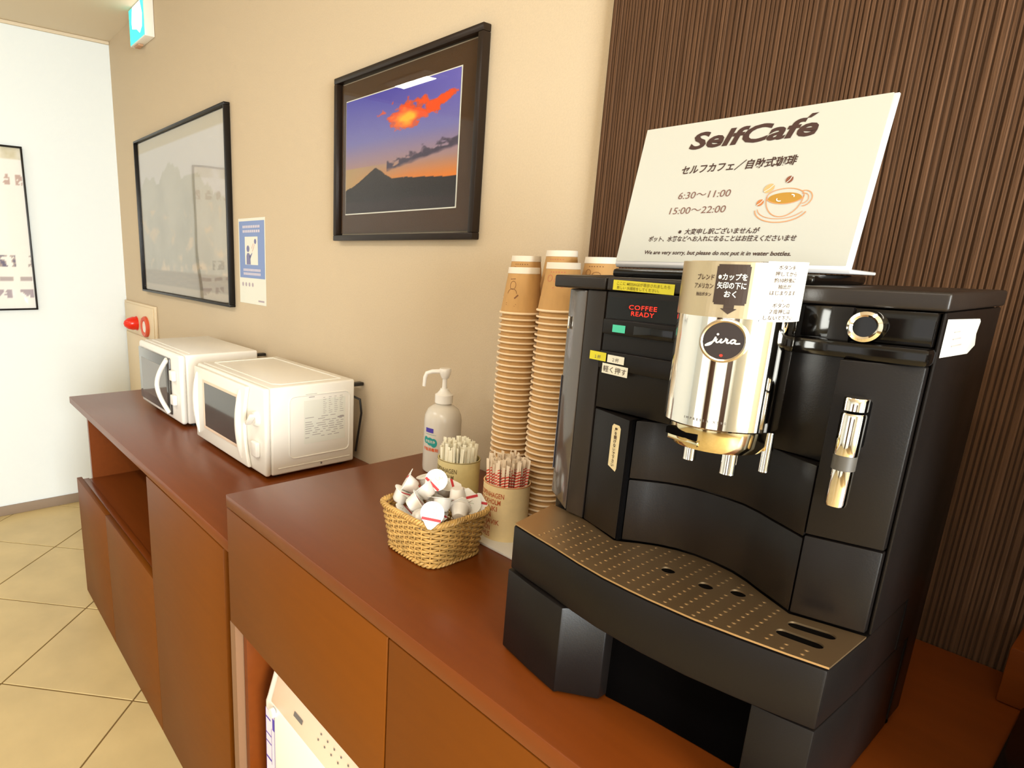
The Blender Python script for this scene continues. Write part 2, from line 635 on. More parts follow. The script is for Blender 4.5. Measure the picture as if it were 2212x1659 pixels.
obj('bay_top', box(NX0 + .046, -.285, -.543, -.022, .70, .722), M_WOODD, cab2)
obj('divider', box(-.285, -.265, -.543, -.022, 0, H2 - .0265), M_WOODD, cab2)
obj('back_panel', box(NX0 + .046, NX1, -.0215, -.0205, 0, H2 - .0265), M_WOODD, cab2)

# white appliance in the bay
ap = thing('compact_appliance', 'white appliance with purple sticker inside the open bay under the drawer', 'appliance', (-.53, -.36, .335))
ax0, ax1, ay = -.722, -.315, -.5345
prof = [(ay + .012, .336), (ay, .345), (ay, .577), (ay + .004, .587), (ay + .03, .670), (ay + .055, .688), (-.2, .688), (-.2, .336)]
obj('housing', prism(prof, ax0, ax1, 'x', .022, 5, 50), M_WHITE, ap)
obj('control_band', prism([(ay + .002, .5885), (ay + .0265, .665), (ay + .031, .665), (ay + .0065, .5885)], ax0 + .03, ax1 - .02, 'x', .001), mat('band', '#e6cdb4', 0.4), ap)


def band(u, t):     # point on the sloping control band
    return (u, ay + .0012 + .0245 * t, .5885 + .0765 * t)


def on_band(x, t, w, h):
    fl = Flat()
    fl.rect(-w / 2, -h / 2, w / 2, h / 2)
    return fl, (lambda a, b_: (x + a, ay + .0007 + .0245 * (t + b_ / .08), .5885 + .0765 * (t + b_ / .08)))


fl, fn = on_band(-.592, .33, .032, .009)
fl.lay('indicator', M_INK2, ap, fn)
dots = Flat()
for k in range(7):
    for r_ in range(2):
        dots.ellipse(-.520 + k * .022 + r_ * .004, .030 + r_ * .013, .0022, .0022, n=8)
dots.lay('button_dots', M_INK2, ap, lambda a, b_: (a, ay + .0007 + .0245 * (b_ / .08), .5885 + .0765 * (b_ / .08)))
obj('button', lathe([(0, .004), (.008, .004), (.008, 0)], 16, (-.555, ay + .030, .668)), M_GREYP, ap)
obj('knob', rot_bm(lathe([(0, .008), (.009, .007), (.0105, .004), (.0105, 0)], 20), Matrix.Translation((-.676, ay, .575)) @ Matrix.Rotation(PI / 2, 4, 'X')), M_WHITE, ap)
st = Flat(); st.rect(0, 0, .040, .155)
st.lay('sticker', mat('lilac_paper', '#e3d6e4', 0.5), ap, front(-.712, ay - .0006, .41))
st = Flat()
for a in ((.002, .132, .022, .136), (.030, .118, .039, .146), (.002, .095, .024, .098), (.002, .075, .024, .078), (.002, .035, .024, .040), (.0005, .0, .0015, .155), (.0385, .0, .0395, .155), (.0005, 0, .0395, .001), (.025, .03, .026, .118)):
    st.rect(*a)
st.lay('sticker_print', M_VIOLET, ap, front(-.712, ay - .0009, .41))

# ---------------------------------------------------------------- microwaves
def microwave(x0, x1, label, kind):
    y0, y1, z0, z1 = -.325, -.040, H1 + .010, 1.134
    t = thing('microwave', label, 'microwave', ((x0 + x1) / 2, -.18, H1), 'white microwaves on the lower worktop')
    body = M_IVORY if kind == 2 else M_WHITE
    obj('case', box(x0, x1, y0 + .022, y1, z0, z1, .006, 3), body, t)
    if kind == 1:
        obj('fascia', box(x0 + .0005, x1 - .0005, y0, y0 + .0215, z0, z1, .010, 4), body, t)
        dw = obj('door', box(x0 + .012, x1 - .092, y0 - .006, y0 - .0005, z0 + .018, z1 - .022, .004, 3), M_DARKGL, t)
        obj('door_window', box(x0 + .045, x1 - .13, y0 - .0068, y0 - .0058, z0 + .050, z1 - .060, .0003, 1), mat('pale_window', '#5f554c', 0.06, spec=0.6, coat=0.5), dw)
        hx_ = x1 - .118
        pts = []
        for k in range(17):
            s = k / 16
            pts.append((hx_ - .030 * math.sin(PI * s) + .012 * abs(2 * s - 1), y0 - .008 - .026 * math.sin(PI * s), z0 + .022 + (z1 - z0 - .048) * s))
        obj('handle', tube(pts, .0085, 10), M_WHITE, t)
        for zz in (.165, .080):
            kb = obj('knob', box(x1 - .070, x1 - .038, y0 - .016, y0 - .0003, z0 + zz - .018, z0 + zz + .018, .004, 3), M_WHITE, t)
    else:
        obj('fascia', box(x0 + .0005, x1 - .0005, y0 + .004, y0 + .0215, z0, z1, .007, 3), body, t)
        # door with a bowed opening edge
        ex = x1 - .098
        out = [(x0 + .004, z0 + .006), (x0 + .004, z1 - .008)]
        for k in range(13):
            s = k / 12
            out.append((ex - .012 + .030 * (2 * s - 1) ** 2 * .9, z1 - .008 - (z1 - z0 - .014) * s))
        dr = obj('door', prism(out, y0 - .008, y0 + .0035, 'y', .004, 3, 50), body, t)
        wx0, wx1, wz0, wz1 = x0 + .085, ex - .050, z0 + .056, z1 - .048
        obj('door_window', box(wx0, wx1, y0 - .0092, y0 - .0078, wz0, wz1, .0004, 1), M_DARKGL, dr)
        for a in ((wx0 - .008, wx1 + .008, wz1, wz1 + .008), (wx0 - .008, wx1 + .008, wz0 - .008, wz0), (wx0 - .008, wx0, wz0, wz1), (wx1, wx1 + .008, wz0, wz1)):
            obj('window_trim', box(a[0], a[1], y0 - .0105, y0 - .0079, a[2], a[3], .0008, 1), mat('peach_trim', '#e8cdb4', 0.4), dr)
        for a, off in ((x0 + .030, -.014), (ex - .028, .010)):
            pts, rr = [], []
            for k in range(15):
                s = k / 14
                pts.append((a + off * math.sin(PI * s) * (1 if off < 0 else -1), y0 - .009, z0 + .022 + (z1 - z0 - .046) * s))
                rr.append(.002 + .010 * math.sin(PI * s) ** .7)
            obj('grip_rib', tube(pts, rr, 10), M_WHITE, dr)
        kc = (x1 - .048, y0, z0 + .152)
        k1 = obj('knob', rot_bm(lathe([(0, .012), (.016, .012), (.019, .008), (.022, 0)], 28), Matrix.Translation((kc[0], y0 + .0045, kc[2])) @ Matrix.Rotation(PI / 2, 4, 'X')), M_IVORY, t)
        obj('knob_grip', rot_bm(box(-.0045, .0045, -.016, .0, -.021, .021, .002), Matrix.Translation((kc[0], y0 - .0074, kc[2])) @ Matrix.Rotation(.8, 4, 'Y')), M_WHITE, k1)
        obj('knob', box(kc[0] - .017, kc[0] + .017, y0 - .009, y0 + .004, z0 + .048, z0 + .090, .004, 3), M_WHITE, t)
        # side: pressed rectangle, rating label, screw
        pts = []
        cy0, cy1, cz0, cz1, rr = -.250, -.058, z0 + .040, z1 - .030, .016
        for (cx_, cz_, a0) in ((cy1 - rr, cz1 - rr, 0), (cy0 + rr, cz1 - rr, PI / 2), (cy0 + rr, cz0 + rr, PI), (cy1 - rr, cz0 + rr, 1.5 * PI)):
            for k in range(6):
                a = a0 + PI / 2 * k / 5
                pts.append((x1 + .0003, cx_ + rr * math.cos(a), cz_ + rr * math.sin(a)))
        obj('pressed_rib', tube(pts, .0022, 6, closed=True), body, t)
        obj('pressed_groove', tube([(x1, -.285, z0 + .018), (x1, -.055, z0 + .018)], .0016, 6), body, t)
        obj('screw', rot_bm(lathe([(0, .001), (.0025, .001), (.003, 0)], 12), Matrix.Translation((x1, -.15, z0 + .012)) @ Matrix.Rotation(PI / 2, 4, 'Y')), M_INK2, t)
        lb = Flat(); lb.rect(-.205, z0 + .075, -.072, z1 - .045)
        lab = lb.lay('rating_label', M_PAPER, t, lambda a, b_: (x1 + .0006, a, b_))
        pf = Flat()
        rng = random.Random(3)
        zz = z1 - .052
        for (a, b_, zz0, h) in ((-.200, -.165, 1.104, .003), (-.190, -.172, 1.097, .002)):
            pf.rect(a, zz0, b_, zz0 + h)
        for r_ in range(9):
            zz = 1.092 - r_ * .0055
            for c in range(4):
                ya = -.145 + c * .018
                pf.rect(ya, zz, ya + rng.uniform(.004, .013), zz + .0012)
        for r_ in range(10):
            zz = 1.040 - r_ * .0062
            ya = -.202
            while ya < -.085:
                w = rng.uniform(.008, .03)
                if rng.random() < .8:
                    pf.rect(ya, zz, min(ya + w, -.078), zz + .0018)
                ya += w + rng.uniform(.003, .012)
        pf.rect(-.098, 1.030, -.076, 1.034)
        mk = pf.lay('label_print', M_INKL, lab, lambda a, b_: (x1 + .0010, a, b_))
        mk['kind'] = 'stuff'
        # top pressed outline
        pts = [(x0 + .03, y0 + .05, z1), (x1 - .05, y0 + .05, z1), (x1 - .03, y0 + .07, z1), (x1 - .03, y1 - .03, z1), (x0 + .03, y1 - .03, z1)]
        obj('top_rib', tube(pts, .0018, 6, closed=True), body, t)
    if kind == 1:
        obj('top_rib', tube([(x0 + .03, y0 + .045, z1), (x1 - .03, y0 + .045, z1)], .0018, 6), body, t)
    # rear spacer brackets
    for zz in (z1 - .018,):
        obj('rear_spacer', box(x1 - .028, x1 - .008, y1 - .0005, -.003, zz - .006, zz + .004, .002), M_BLACK, t)
    obj('power_cord', tube([(x1 - .03, y1, z1 - .05), (x1 + .004, y1 + .016, z1 - .06), (x1 + .006, y1 + .020, z1 - .10), (x1 - .02, y1 + .02, z0 + .02)], .0035, 8), M_BLACK, t)
    for fx in (x0 + .03, x1 - .03):
        for fy in (y0 + .05, y1 - .03):
            obj('foot', lathe([(0, 0), (.010, 0), (.010, z0 - H1 + .0005)], 14, (fx, fy, H1)), M_BLACK, t)
    return t


microwave(-2.215, -1.752, 'farther white microwave with a black door and bowed handle', 1)
microwave(-1.600, -1.128, 'nearer ivory microwave with a printed label on its side', 2)

# ---------------------------------------------------------------- pictures and notices on the walls
def frame_bars(t, m, x0, x1, z0, z1, w, y0, y1, wall='y', b=.002):
    for a in ((x0, x1, z1 - w, z1), (x0, x1, z0, z0 + w), (x0, x0 + w, z0 + w, z1 - w), (x1 - w, x1, z0 + w, z1 - w)):
        if wall == 'y':
            obj('frame_bar', box(a[0], a[1], y0, y1, a[2], a[3], b), m, t)
        else:
            obj('frame_bar', box(y0, y1, a[0], a[1], a[2], a[3], b), m, t)


def fbm(u, v, s, seed=0.0):
    return noise.fractal(Vector((u * s, v * s, seed)), 1.0, 2.0, 5)


# volcano at dusk
p = thing('framed_volcano_picture', 'dark framed picture of a volcano at dusk under an orange cloud', 'picture', (-.993, 0, 1.5135))
frame_bars(p, mat('dark_frame', '#20150d', 0.35, spec=0.25), -1.2754, -.7108, 1.5135, 1.9394, .015, -.024, -.001)
obj('mount', box(-1.2554, -.7308, -.0085, -.006, 1.5335, 1.9194), mat('brown_mount', '#412c19', 0.9, spec=0.1), p)
wl = Flat()
a0, a1, c0, c1, w = -1.2316, -.7840, 1.5862, 1.8740, .0028
wl.rect(a0 - w, c0 - w, a1 + w, c1 + w)
wl.lay('white_bevel', M_PAPER, p, lambda a, b_: (a, -.0090, b_))


def volcano(u, v):
    if v > .62:
        c = lerp3(hx('#6d6aa6'), hx('#4440a6'), (v - .62) / .38)
    elif v > .40:
        c = lerp3(hx('#9a7a78'), hx('#6d6aa6'), (v - .40) / .22)
    else:
        c = lerp3(hx('#d4741c'), hx('#9a7a78'), (v - .24) / .16)
        c = lerp3(hx('#a58a5e'), c, u * 1.6)
    c = lerp3(c, hx('#8078c0'), max(0, (u - .45)) * max(0, v - .6) * 2.4)
    # low dark cloud trailing off the shoulder
    line = .375 + (u - .45) * .20
    n = fbm(u * 1.6, v * 2.6, 8, 2.0)
    if u > .42:
        d = abs(v - line - n * .045) / max(.012, .030 + .030 * n)
        if d < 1.3:
            c = lerp3(hx('#3e3346'), c, (d - .5) / .8)
    # glowing cloud
    n2 = fbm(u * 1.3, v * 2.2, 7, 9.0)
    d = math.hypot((u - .60) / .19, (v - .765) / .095) + n2 * .8
    t2 = math.hypot((u - .84) / .15, (v - .805 - (u - .84) * .22) / .040) + n2 * .6
    if d < 1.05 or t2 < 1.0:
        k = 1 if min(d, t2) < .85 else .7
        hot = lerp3(hx('#f4b01c'), hx('#df4a12'), math.hypot((u - .57) / .12, (v - .74) / .075) + n2 * .7)
        c = lerp3(c, hot, k)
    # mountain
    pk = .31
    if u < pk:
        h = .215 + .175 * (u / pk) ** 1.35
    else:
        h = .39 - (u - pk) * .75 if u < .46 else .2775 - (u - .46) * .085
    h += fbm(u, .3, 14, 4.0) * .008
    if abs(u - pk) < .022:
        h = min(h, .380)
    if v < h:
        c = lerp3(hx('#150c0e'), hx('#1e1412'), v * 3 + fbm(u, v, 20, 1) * .2)
        if v < .095 + fbm(u, 0, 5, 3) * .018:
            c = lerp3(c, hx('#2c2022'), .7)
    return c


print_grid('photo_print', M_PRINT, p, a0, a1, c0, c1, -.0104, 190, 130, volcano)
obj('glazing', box(-1.2560, -.7302, -.0128, -.0118, 1.5330, 1.9199), M_PICGL, p, smooth=0)

# valley picture: print colours paled for the reflection that washes it out
p = thing('framed_valley_picture', 'thin black framed pale grey mountain picture above the microwaves', 'picture', (-2.593, 0, 1.266))
frame_bars(p, mat('thin_black_frame', '#120d0a', 0.35, spec=0.3), -3.166, -2.021, 1.266, 2.007, .010, -.026, -.001)


def valley(u, v):
    n = fbm(u * 1.5, v, 4, 5.0)
    sky = lerp3(hx('#cbc6c4'), hx('#d6d1cc'), (v - .6) * 2.5)
    if v > .93:
        return hx('#c4b699')
    ridge = .62 + .16 * math.sin(u * 3.2 + .4) + n * .08
    c = sky
    if v < ridge:
        c = lerp3(hx('#a5a296'), hx('#bdb9ac'), v / ridge + n * .6)
    m2 = fbm(u, v, 9, 8.0)
    if m2 > .22 and v < .55:
        c = lerp3(c, hx('#cdbba2'), (m2 - .22) * 3.2)
    if v < .15:
        c = lerp3(hx('#a29482'), hx('#8d8478'), abs(math.sin(v * 160 + n * 3)) * .5 + .2)
    if v < .05:
        c = hx('#b3a692')
    return c


print_grid('photo_print', M_PRINT, p, -3.152, -2.035, 1.280, 1.993, -.008, 110, 80, valley)
obj('glazing', box(-3.153, -2.034, -.0145, -.0135, 1.279, 1.994), M_PICGLW, p, smooth=0)

# white poster on the side wall
p = thing('framed_white_poster', 'thin black framed white poster on the pale side wall', 'picture', (XL, -.80, 1.146))
frame_bars(p, MATS['thin_black_frame'], -1.12, -.469, 1.146, 1.977, .009, XL + .001, XL + .020, 'x')


def leaflet(u, v):
    c = hx('#efece6')
    if v > .93:
        c = lerp3(c, hx('#b8ad84'), .5 + fbm(u, v, 8, 1) * .5)
    n = fbm(u, v * 1.3, 16, 3)
    if .78 < v < .84 and n > -.05 and (u * 11) % 1 > .35:
        c = lerp3(c, hx('#a27a70'), .6)
    if .27 < v < .345 and n > -.15 and .08 < (u * 4.2) % 1 < .72:
        c = lerp3(c, hx('#55506a') if n > .1 else hx('#9a8a8a'), .8)
    if .175 < v < .205 and (u * 7) % 1 > .3:
        c = lerp3(c, hx('#8d7c80'), .6)
    if .07 < v < .125 and n > -.2 and (u * 6) % 1 > .4:
        c = lerp3(c, hx('#8f7f8c'), .7)
    return c


print_grid('poster_sheet', M_PRINT, p, -1.111, -.478, 1.155, 1.968, XL + .006, 100, 110, leaflet, 'x')
obj('glazing', box(XL + .0105, XL + .0115, -1.112, -.477, 1.154, 1.969), M_PICGL, p, smooth=0)

# blue notice
p = thing('blue_notice', 'blue and white paper notice taped between the two framed pictures', 'notice', (-1.865, 0, 1.29))
obj('sheet', box(-1.975, -1.755, -.0014, -.0004, 1.290, 1.597), M_PAPER, p)
bl = Flat(); bl.rect(-1.968, 1.384, -1.759, 1.587)
bl.lay('blue_field', mat('notice_blue', '#7f94c4', 0.6), p, lambda a, b_: (a, -.0018, b_))
bl = Flat(); bl.rect(-1.920, 1.432, -1.812, 1.532)
bl.lay('white_field', M_PAPER, p, lambda a, b_: (a, -.0022, b_))
pic = Flat()
pic.ellipse(-1.893, 1.489, .012, .012)
pic.poly([(-1.907, 1.433), (-1.872, 1.433), (-1.876, 1.466), (-1.886, 1.474), (-1.900, 1.474), (-1.907, 1.464)])
pic.poly([(-1.880, 1.463), (-1.858, 1.476), (-1.860, 1.470), (-1.876, 1.452)])
pic.lay('pictogram', mat('notice_navy', '#7a7aa0', 0.6), p, lambda a, b_: (a, -.0026, b_))
Flat().ellipse(-1.832, 1.515, .009, .009).lay('pictogram_head', MATS['notice_navy'], p, lambda a, b_: (a, -.0026, b_))
pic = Flat()
pic.stroke([(-1.856, 1.480), (-1.838, 1.505)], .003).stroke([(-1.862, 1.490), (-1.848, 1.508)], .003)
mk = pic.lay('pictogram_rays', mat('notice_pink', '#d8a49a', 0.6), p, lambda a, b_: (a, -.0026, b_))
mk['kind'] = 'stuff'
tx = Flat()
for (z, n_) in ((1.567, 10), (1.551, 9), (1.413, 14), (1.399, 13)):
    for k in range(n_):
        ww = .145 / n_
        tx.rect(-1.936 + k * ww, z - .0045, -1.936 + k * ww + ww * .72, z + .0045)
mk = tx.lay('notice_lines', mat('notice_pale', '#d9cfd8', 0.6), p, lambda a, b_: (a, -.0022, b_))
mk['kind'] = 'stuff'
tx = Flat()
for k in range(4):
    tx.ellipse(-1.945 + k * .028, 1.360, .007, .008, n=10)
tx.rect(-1.816, 1.3005, -1.768, 1.3065)
mk = tx.lay('notice_marks', mat('notice_mauve', '#b0a0aa', 0.6), p, lambda a, b_: (a, -.0018, b_))
mk['kind'] = 'stuff'

# fire alarm box in the corner
p = thing('fire_alarm_box', 'cream fire alarm cabinet with red lamp in the room corner', 'alarm', (-3.29, 0, .45))
M_ALARM = mat('alarm_cream', '#dcc7a4', 0.45)
obj('cabinet', box(-3.575, -3.012, -.014, -.0005, .45, 1.192, .003), M_ALARM, p)
obj('lamp_panel', box(-3.560, -3.030, -.019, -.0142, 1.020, 1.180, .002), M_ALARM, p)
dr = obj('door', box(-3.560, -3.030, -.019, -.0142, .465, 1.012, .002), M_ALARM, p)
obj('latch', box(-3.075, -3.045, -.024, -.0192, .90, .955, .002), mat('latch_brass', '#b58a4a', 0.4), dr)
obj('latch', box(-3.135, -3.105, -.024, -.0192, .78, .84, .002), MATS['latch_brass'], dr)
R90 = Matrix.Rotation(PI / 2, 4, 'X')
lp = obj('signal_lamp', rot_bm(lathe([(0, .072), (.016, .066), (.030, .048), (.037, .022), (.036, .004), (.040, .004), (.040, 0)], 28), Matrix.Translation((-3.335, -.019, 1.077)) @ R90), M_RED, p)
bt = obj('alarm_button', rot_bm(lathe([(0, .010), (.030, .010), (.036, .016), (.050, .018), (.056, .012), (.056, 0)], 32), Matrix.Translation((-3.155, -.019, 1.075)) @ R90), mat('dull_red', '#d0502f', 0.4), p)
obj('button_cover', rot_bm(lathe([(0, .0135), (.030, .0130), (.030, .0101)], 24), Matrix.Translation((-3.155, -.019, 1.075)) @ R90), M_IVORY, bt)

# exit sign
p = thing('exit_sign', 'lit green and white exit sign box under the ceiling', 'exit sign', (-2.93, -.02, 2.404))
obj('housing', box(-3.042, -2.815, -.044, -.001, 2.404, ZC - .001, .003), M_WHITE, p)
fc = Flat(); fc.rect(-3.038, 2.409, -2.819, 2.556)
face = fc.lay('lit_face', mat('exit_green', '#2fcfc0', 0.4, emit='#3fe0d2', estr=1.1), p, lambda a, b_: (a, -.0446, b_))
fc = Flat()
fc.poly([(-2.98, 2.556), (-2.865, 2.556), (-2.84, 2.50), (-2.85, 2.45), (-2.885, 2.43), (-2.93, 2.455), (-2.995, 2.47), (-3.0, 2.50)])
fc.lay('lit_figure', mat('exit_white', '#ffffff', 0.4, emit='#ffffff', estr=1.6), face, lambda a, b_: (a, -.0449, b_))
obj('test_switch', box(-3.01, -2.95, -.036, -.012, 2.396, 2.4042, .002), mat('switch_tan', '#b98f6d', 0.5), p)

# ceiling lamps (out of view, above the room)
for k, (lx, ly, lw) in enumerate(((-3.02, -1.7, .32), (-1.4, -1.7, .9), (.5, -1.7, .9))):
    p = thing('ceiling_lamp', ('warm tube lamp on the ceiling nearest the pale side wall', 'warm tube lamp on the ceiling before the volcano picture', 'warm tube lamp on the ceiling over the counter end')[k], 'lamp', (lx, ly, ZC), 'ceiling lamps')
    obj('tray', box(lx - lw / 2 - .04, lx + lw / 2 + .04, ly - .10, ly + .10, ZC - .012, ZC - .0005, .003), M_WHITE, p)

# ---------------------------------------------------------------- hand sanitiser bottle
bx, by = -.685, -.105
p = thing('pump_bottle', 'clear pump bottle of hand sanitiser behind the basket', 'bottle', (bx, by, H2))
M_BOT = mat('milky_bottle', '#ece4d6', 0.2, spec=0.5, trans=0.2)
prof = [(0, .0), (.036, .0), (.0405, .004), (.0415, .012), (.0415, .118), (.040, .130), (.034, .143), (.024, .151), (.0155, .155), (.0155, .160)]
obj('bottle_body', lathe(prof, 40, (bx, by, H2)), M_BOT, p)
obj('screw_collar', lathe([(.0155, .158), (.0200, .158), (.0200, .176), (.0155, .179), (.010, .186), (.0085, .190), (0, .190)], 28, (bx, by, H2)), M_WHITE, p)
obj('pump_stem', lathe([(0, .189), (.0055, .189), (.0050, .215), (0, .215)], 18, (bx, by, H2)), M_WHITE, p)
obj('pump_head', lathe([(0, .235), (.012, .234), (.0135, .230), (.012, .222), (.0075, .212), (0, .212)], 24, (bx, by, H2)), M_WHITE, p)
ndir = Vector((-.62, -.78, 0)).normalized()
b0 = Vector((bx, by, H2 + .2275))
obj('spout', tube([b0 + ndir * .006, b0 + ndir * .028 + Vector((0, 0, -.001)), b0 + ndir * .040 + Vector((0, 0, -.005)), b0 + ndir * .0435 + Vector((0, 0, -.014)), b0 + ndir * .045 + Vector((0, 0, -.034))], [.0052, .0048, .0045, .0042, .0038], 12), M_WHITE, p)


def wrap(cx, cy, r, a0, z0):            # print laid around a vertical cylinder; a0 is the facing angle
    return lambda u, v: (cx + r * math.cos(a0 + u / r), cy + r * math.sin(a0 + u / r), z0 + v)


BA = math.atan2(-.92, .99) - .62
fl = Flat(); fl.grid_rect(-.016, .096, .006, .106, 6)
fl.lay('label_band', M_VIOLET, p, wrap(bx, by, .0421, BA, H2))
fl = Flat()
for k in range(14):
    fl.rect(-.017 + k * .0022, .0915, -.017 + k * .0022 + .0014, .0925)
fl.ellipse(-.014, .078, .007, .008).ellipse(-.002, .076, .010, .009).ellipse(.008, .074, .008, .010)
fl.lay('label_logo', M_TEAL, p, wrap(bx, by, .0421, BA, H2))
fl = Flat().text('手指洗浄', -.002, .0735, .0068, .01)
fl.lay('logo_lettering', M_PAPER, p, wrap(bx, by, .0424, BA, H2))
fl = Flat().text('手指消毒剤', -.002, .055, .0085, .02)
fl.lay('label_lettering', M_ORANGE, p, wrap(bx, by, .0421, BA, H2))

# ---------------------------------------------------------------- tray and the two kraft canisters
tr = obj('white_tray', prism([(-.545, -.301), (-.265, -.301), (-.265, -.196), (-.545, -.196)], H2, H2 + .005, b=.0015), M_IVORY)
tag(tr, 'thin white tray under the two kraft canisters', 'tray')
TZ = H2 + .0052
R_C = .0392
CITIES = ['COPENHAGEN', 'STOCKHOLM', 'HELSINKI', 'BERLIN', 'REYKJAVIK', 'LONDON', 'AARHUS']


def canister(cx, cy, label, inkm, bodym, hgt=.1):
    t = thing('canister', label, 'canister', (cx, cy, TZ), 'kraft canisters on the white tray')
    prof = [(0, .0), (R_C, .0), (R_C, hgt), (R_C - .0016, hgt), (R_C - .0016, .003), (0, .003)]
    obj('wall', lathe(prof, 48, (cx, cy, TZ)), bodym, t)
    a0 = math.atan2(-1.02 - cy, .305 - cx) - 1.42
    fl = Flat()
    for k, s_ in enumerate(CITIES):
        fl.text(s_, -.0005, hgt - .0205 - k * .0118, .0122, .012, align='LEFT', width=.0054 * len(s_))
    fl.lay('lettering', inkm, t, wrap(cx, cy, R_C + .0004, a0, TZ))
    obj('rim_line', lathe([(R_C + .0002, hgt - .0012), (R_C + .0008, hgt - .0006), (R_C + .0002, hgt)], 48, (cx, cy, TZ)), inkm, t)
    return t


M_CANA = mat('olive_kraft', '#d8c68c', 0.7, var=0.04, vscale=(80, 80, 80))
M_CANB = mat('kraft_paper', '#f2d9a2', 0.7, var=0.04, vscale=(80, 80, 80))
CA, CB = (-.490, -.240), (-.368, -.243)
canister(*CA, 'kraft canister of plain white stirrers beside the pump bottle', mat('olive_ink', '#6b5a34', 0.7), M_CANA, .1035)
canister(*CB, 'kraft canister of red striped sugar sticks beside the coffee machine', mat('rust_ink', '#c05a2c', 0.7), M_CANB, .0965)

# paper-wrapped stirrers and sugar sticks, each one a thing
def stick_mesh(name, w, t_, h, stripes):
    bm = bmesh.new()
    n = 7
    cols = []
    zs = [0, h * .90, h]
    segs = [(0, h * .62, 0)]
    if stripes:
        z = h * .62
        k = 0
        while z < h * .86:
            segs.append((z, min(z + .0026, h * .86), 1 if k % 2 == 0 else 0))
            z += .0026
            k += 1
        segs.append((segs[-1][1], h, 0))
    else:
        segs = [(0, h, 0)]
    for z0, z1, mi in segs:
        a = [bm.verts.new(q) for q in ((-w / 2, 0, z0), (0, -t_ / 2, z0 + (.0022 if stripes and z0 > 0 else 0)), (w / 2, 0, z0 + (.004 if stripes and z0 > 0 else 0)), (0, t_ / 2, z0 + (.0022 if stripes and z0 > 0 else 0)))]
        top_ = z1 == h
        b_ = [bm.verts.new(q) for q in ((-w / 2, 0, z1), (0, -t_ / 2 * (.3 if top_ else 1), z1 + (.0022 if stripes and not top_ else 0)), (w / 2, 0, z1 + (.004 if stripes and not top_ else 0)), (0, t_ / 2 * (.3 if top_ else 1), z1 + (.0022 if stripes and not top_ else 0)))]
        for i in range(4):
            f = bm.faces.new((a[i], a[(i + 1) % 4], b_[(i + 1) % 4], b_[i]))
            f.material_index = mi
        if z0 == 0:
            bm.faces.new(a[::-1])
        if top_:
            bm.faces.new(b_)
    me = bpy.data.meshes.new(name)
    bm.to_mesh(me)
    bm.free()
    me.materials.append(M_STIRW if not stripes else M_SUGW)
    me.materials.append(M_RED2)
    return me


M_STIRW = mat('wrapper_white', '#f2ead0', 0.5)
M_SUGW = mat('sugar_wrapper', '#f0dcc0', 0.5)
M_RED2 = mat('stripe_red', '#d83a24', 0.5)
for (cx, cy), nm, lab, grp, w, h0, n_, st in ((CA, 'stirrer', 'white wrapped stirrer standing in the canister beside the pump bottle', 'wrapped stirrers in one canister', .0062, .126, 125, False),
                                             (CB, 'sugar_stick', 'red striped sugar stick standing in the canister beside the coffee machine', 'sugar sticks in one canister', .0068, .131, 125, True)):
    meshes = [stick_mesh(nm, w, .0034, h0 + dh, st) for dh in (-.005, 0, .006)]
    k = 0
    tries = 0
    placed = []
    while k < n_ and tries < 4000:
        tries += 1
        a, r = random.uniform(0, 2 * PI), .0370 * math.sqrt(random.random())
        px_, py_ = r * math.cos(a), r * math.sin(a)
        if any(math.hypot(px_ - q[0], py_ - q[1]) < .0050 for q in placed):
            continue
        placed.append((px_, py_))
        o = bpy.data.objects.new(nm, random.choice(meshes))
        o.location = (cx + px_ * .76, cy + py_ * .76, TZ + .0034)
        o.rotation_euler = (random.uniform(-.03, .03), random.uniform(-.03, .03), random.uniform(0, PI))
        o.rotation_euler = (-py_ * 1.6 + random.uniform(-.012, .012), px_ * 1.6 + random.uniform(-.02, .02), random.uniform(-1.2, 1.2))
        COL.objects.link(o)
        tag(o, lab, 'stirrer' if not st else 'sugar stick', grp)
        k += 1

# ---------------------------------------------------------------- upside-down paper cups in stacks
CUPH, PITCH = .080, .0101


def cup_profile_body():
    return [(.0352, .004), (.0268, .071), (.0258, .071)]


def ring(r, z, t_=.0017, seg=36, bm=None):
    prof = [(r + t_ * math.cos(a), z + t_ * math.sin(a)) for a in [2 * PI * i / 8 for i in range(8)]]
    return lathe(prof, seg, close=True, bm=bm)


bm = lathe([(.0328, .003), (.0266, .0705), (.0258, .0800), (.0245, .0800), (.0245, .0735), (0, .0735)], 36)
cup_me = bpy.data.meshes.new('paper_cup')
nb = len(bm.faces)
ring(.0356, .0022, .0017, 36, bm)
lathe([(.0330, .0032), (.0356, .0034)], 36, bm=bm)
bm.faces.ensure_lookup_table()
for f in bm.faces[nb:]:
    f.material_index = 1
bm.to_mesh(cup_me); bm.free()
for q in cup_me.polygons:
    q.use_smooth = True
cup_me.set_sharp_from_angle(angle=math.radians(40))
cup_me.materials.append(M_KRAFT); cup_me.materials.append(M_RIM)

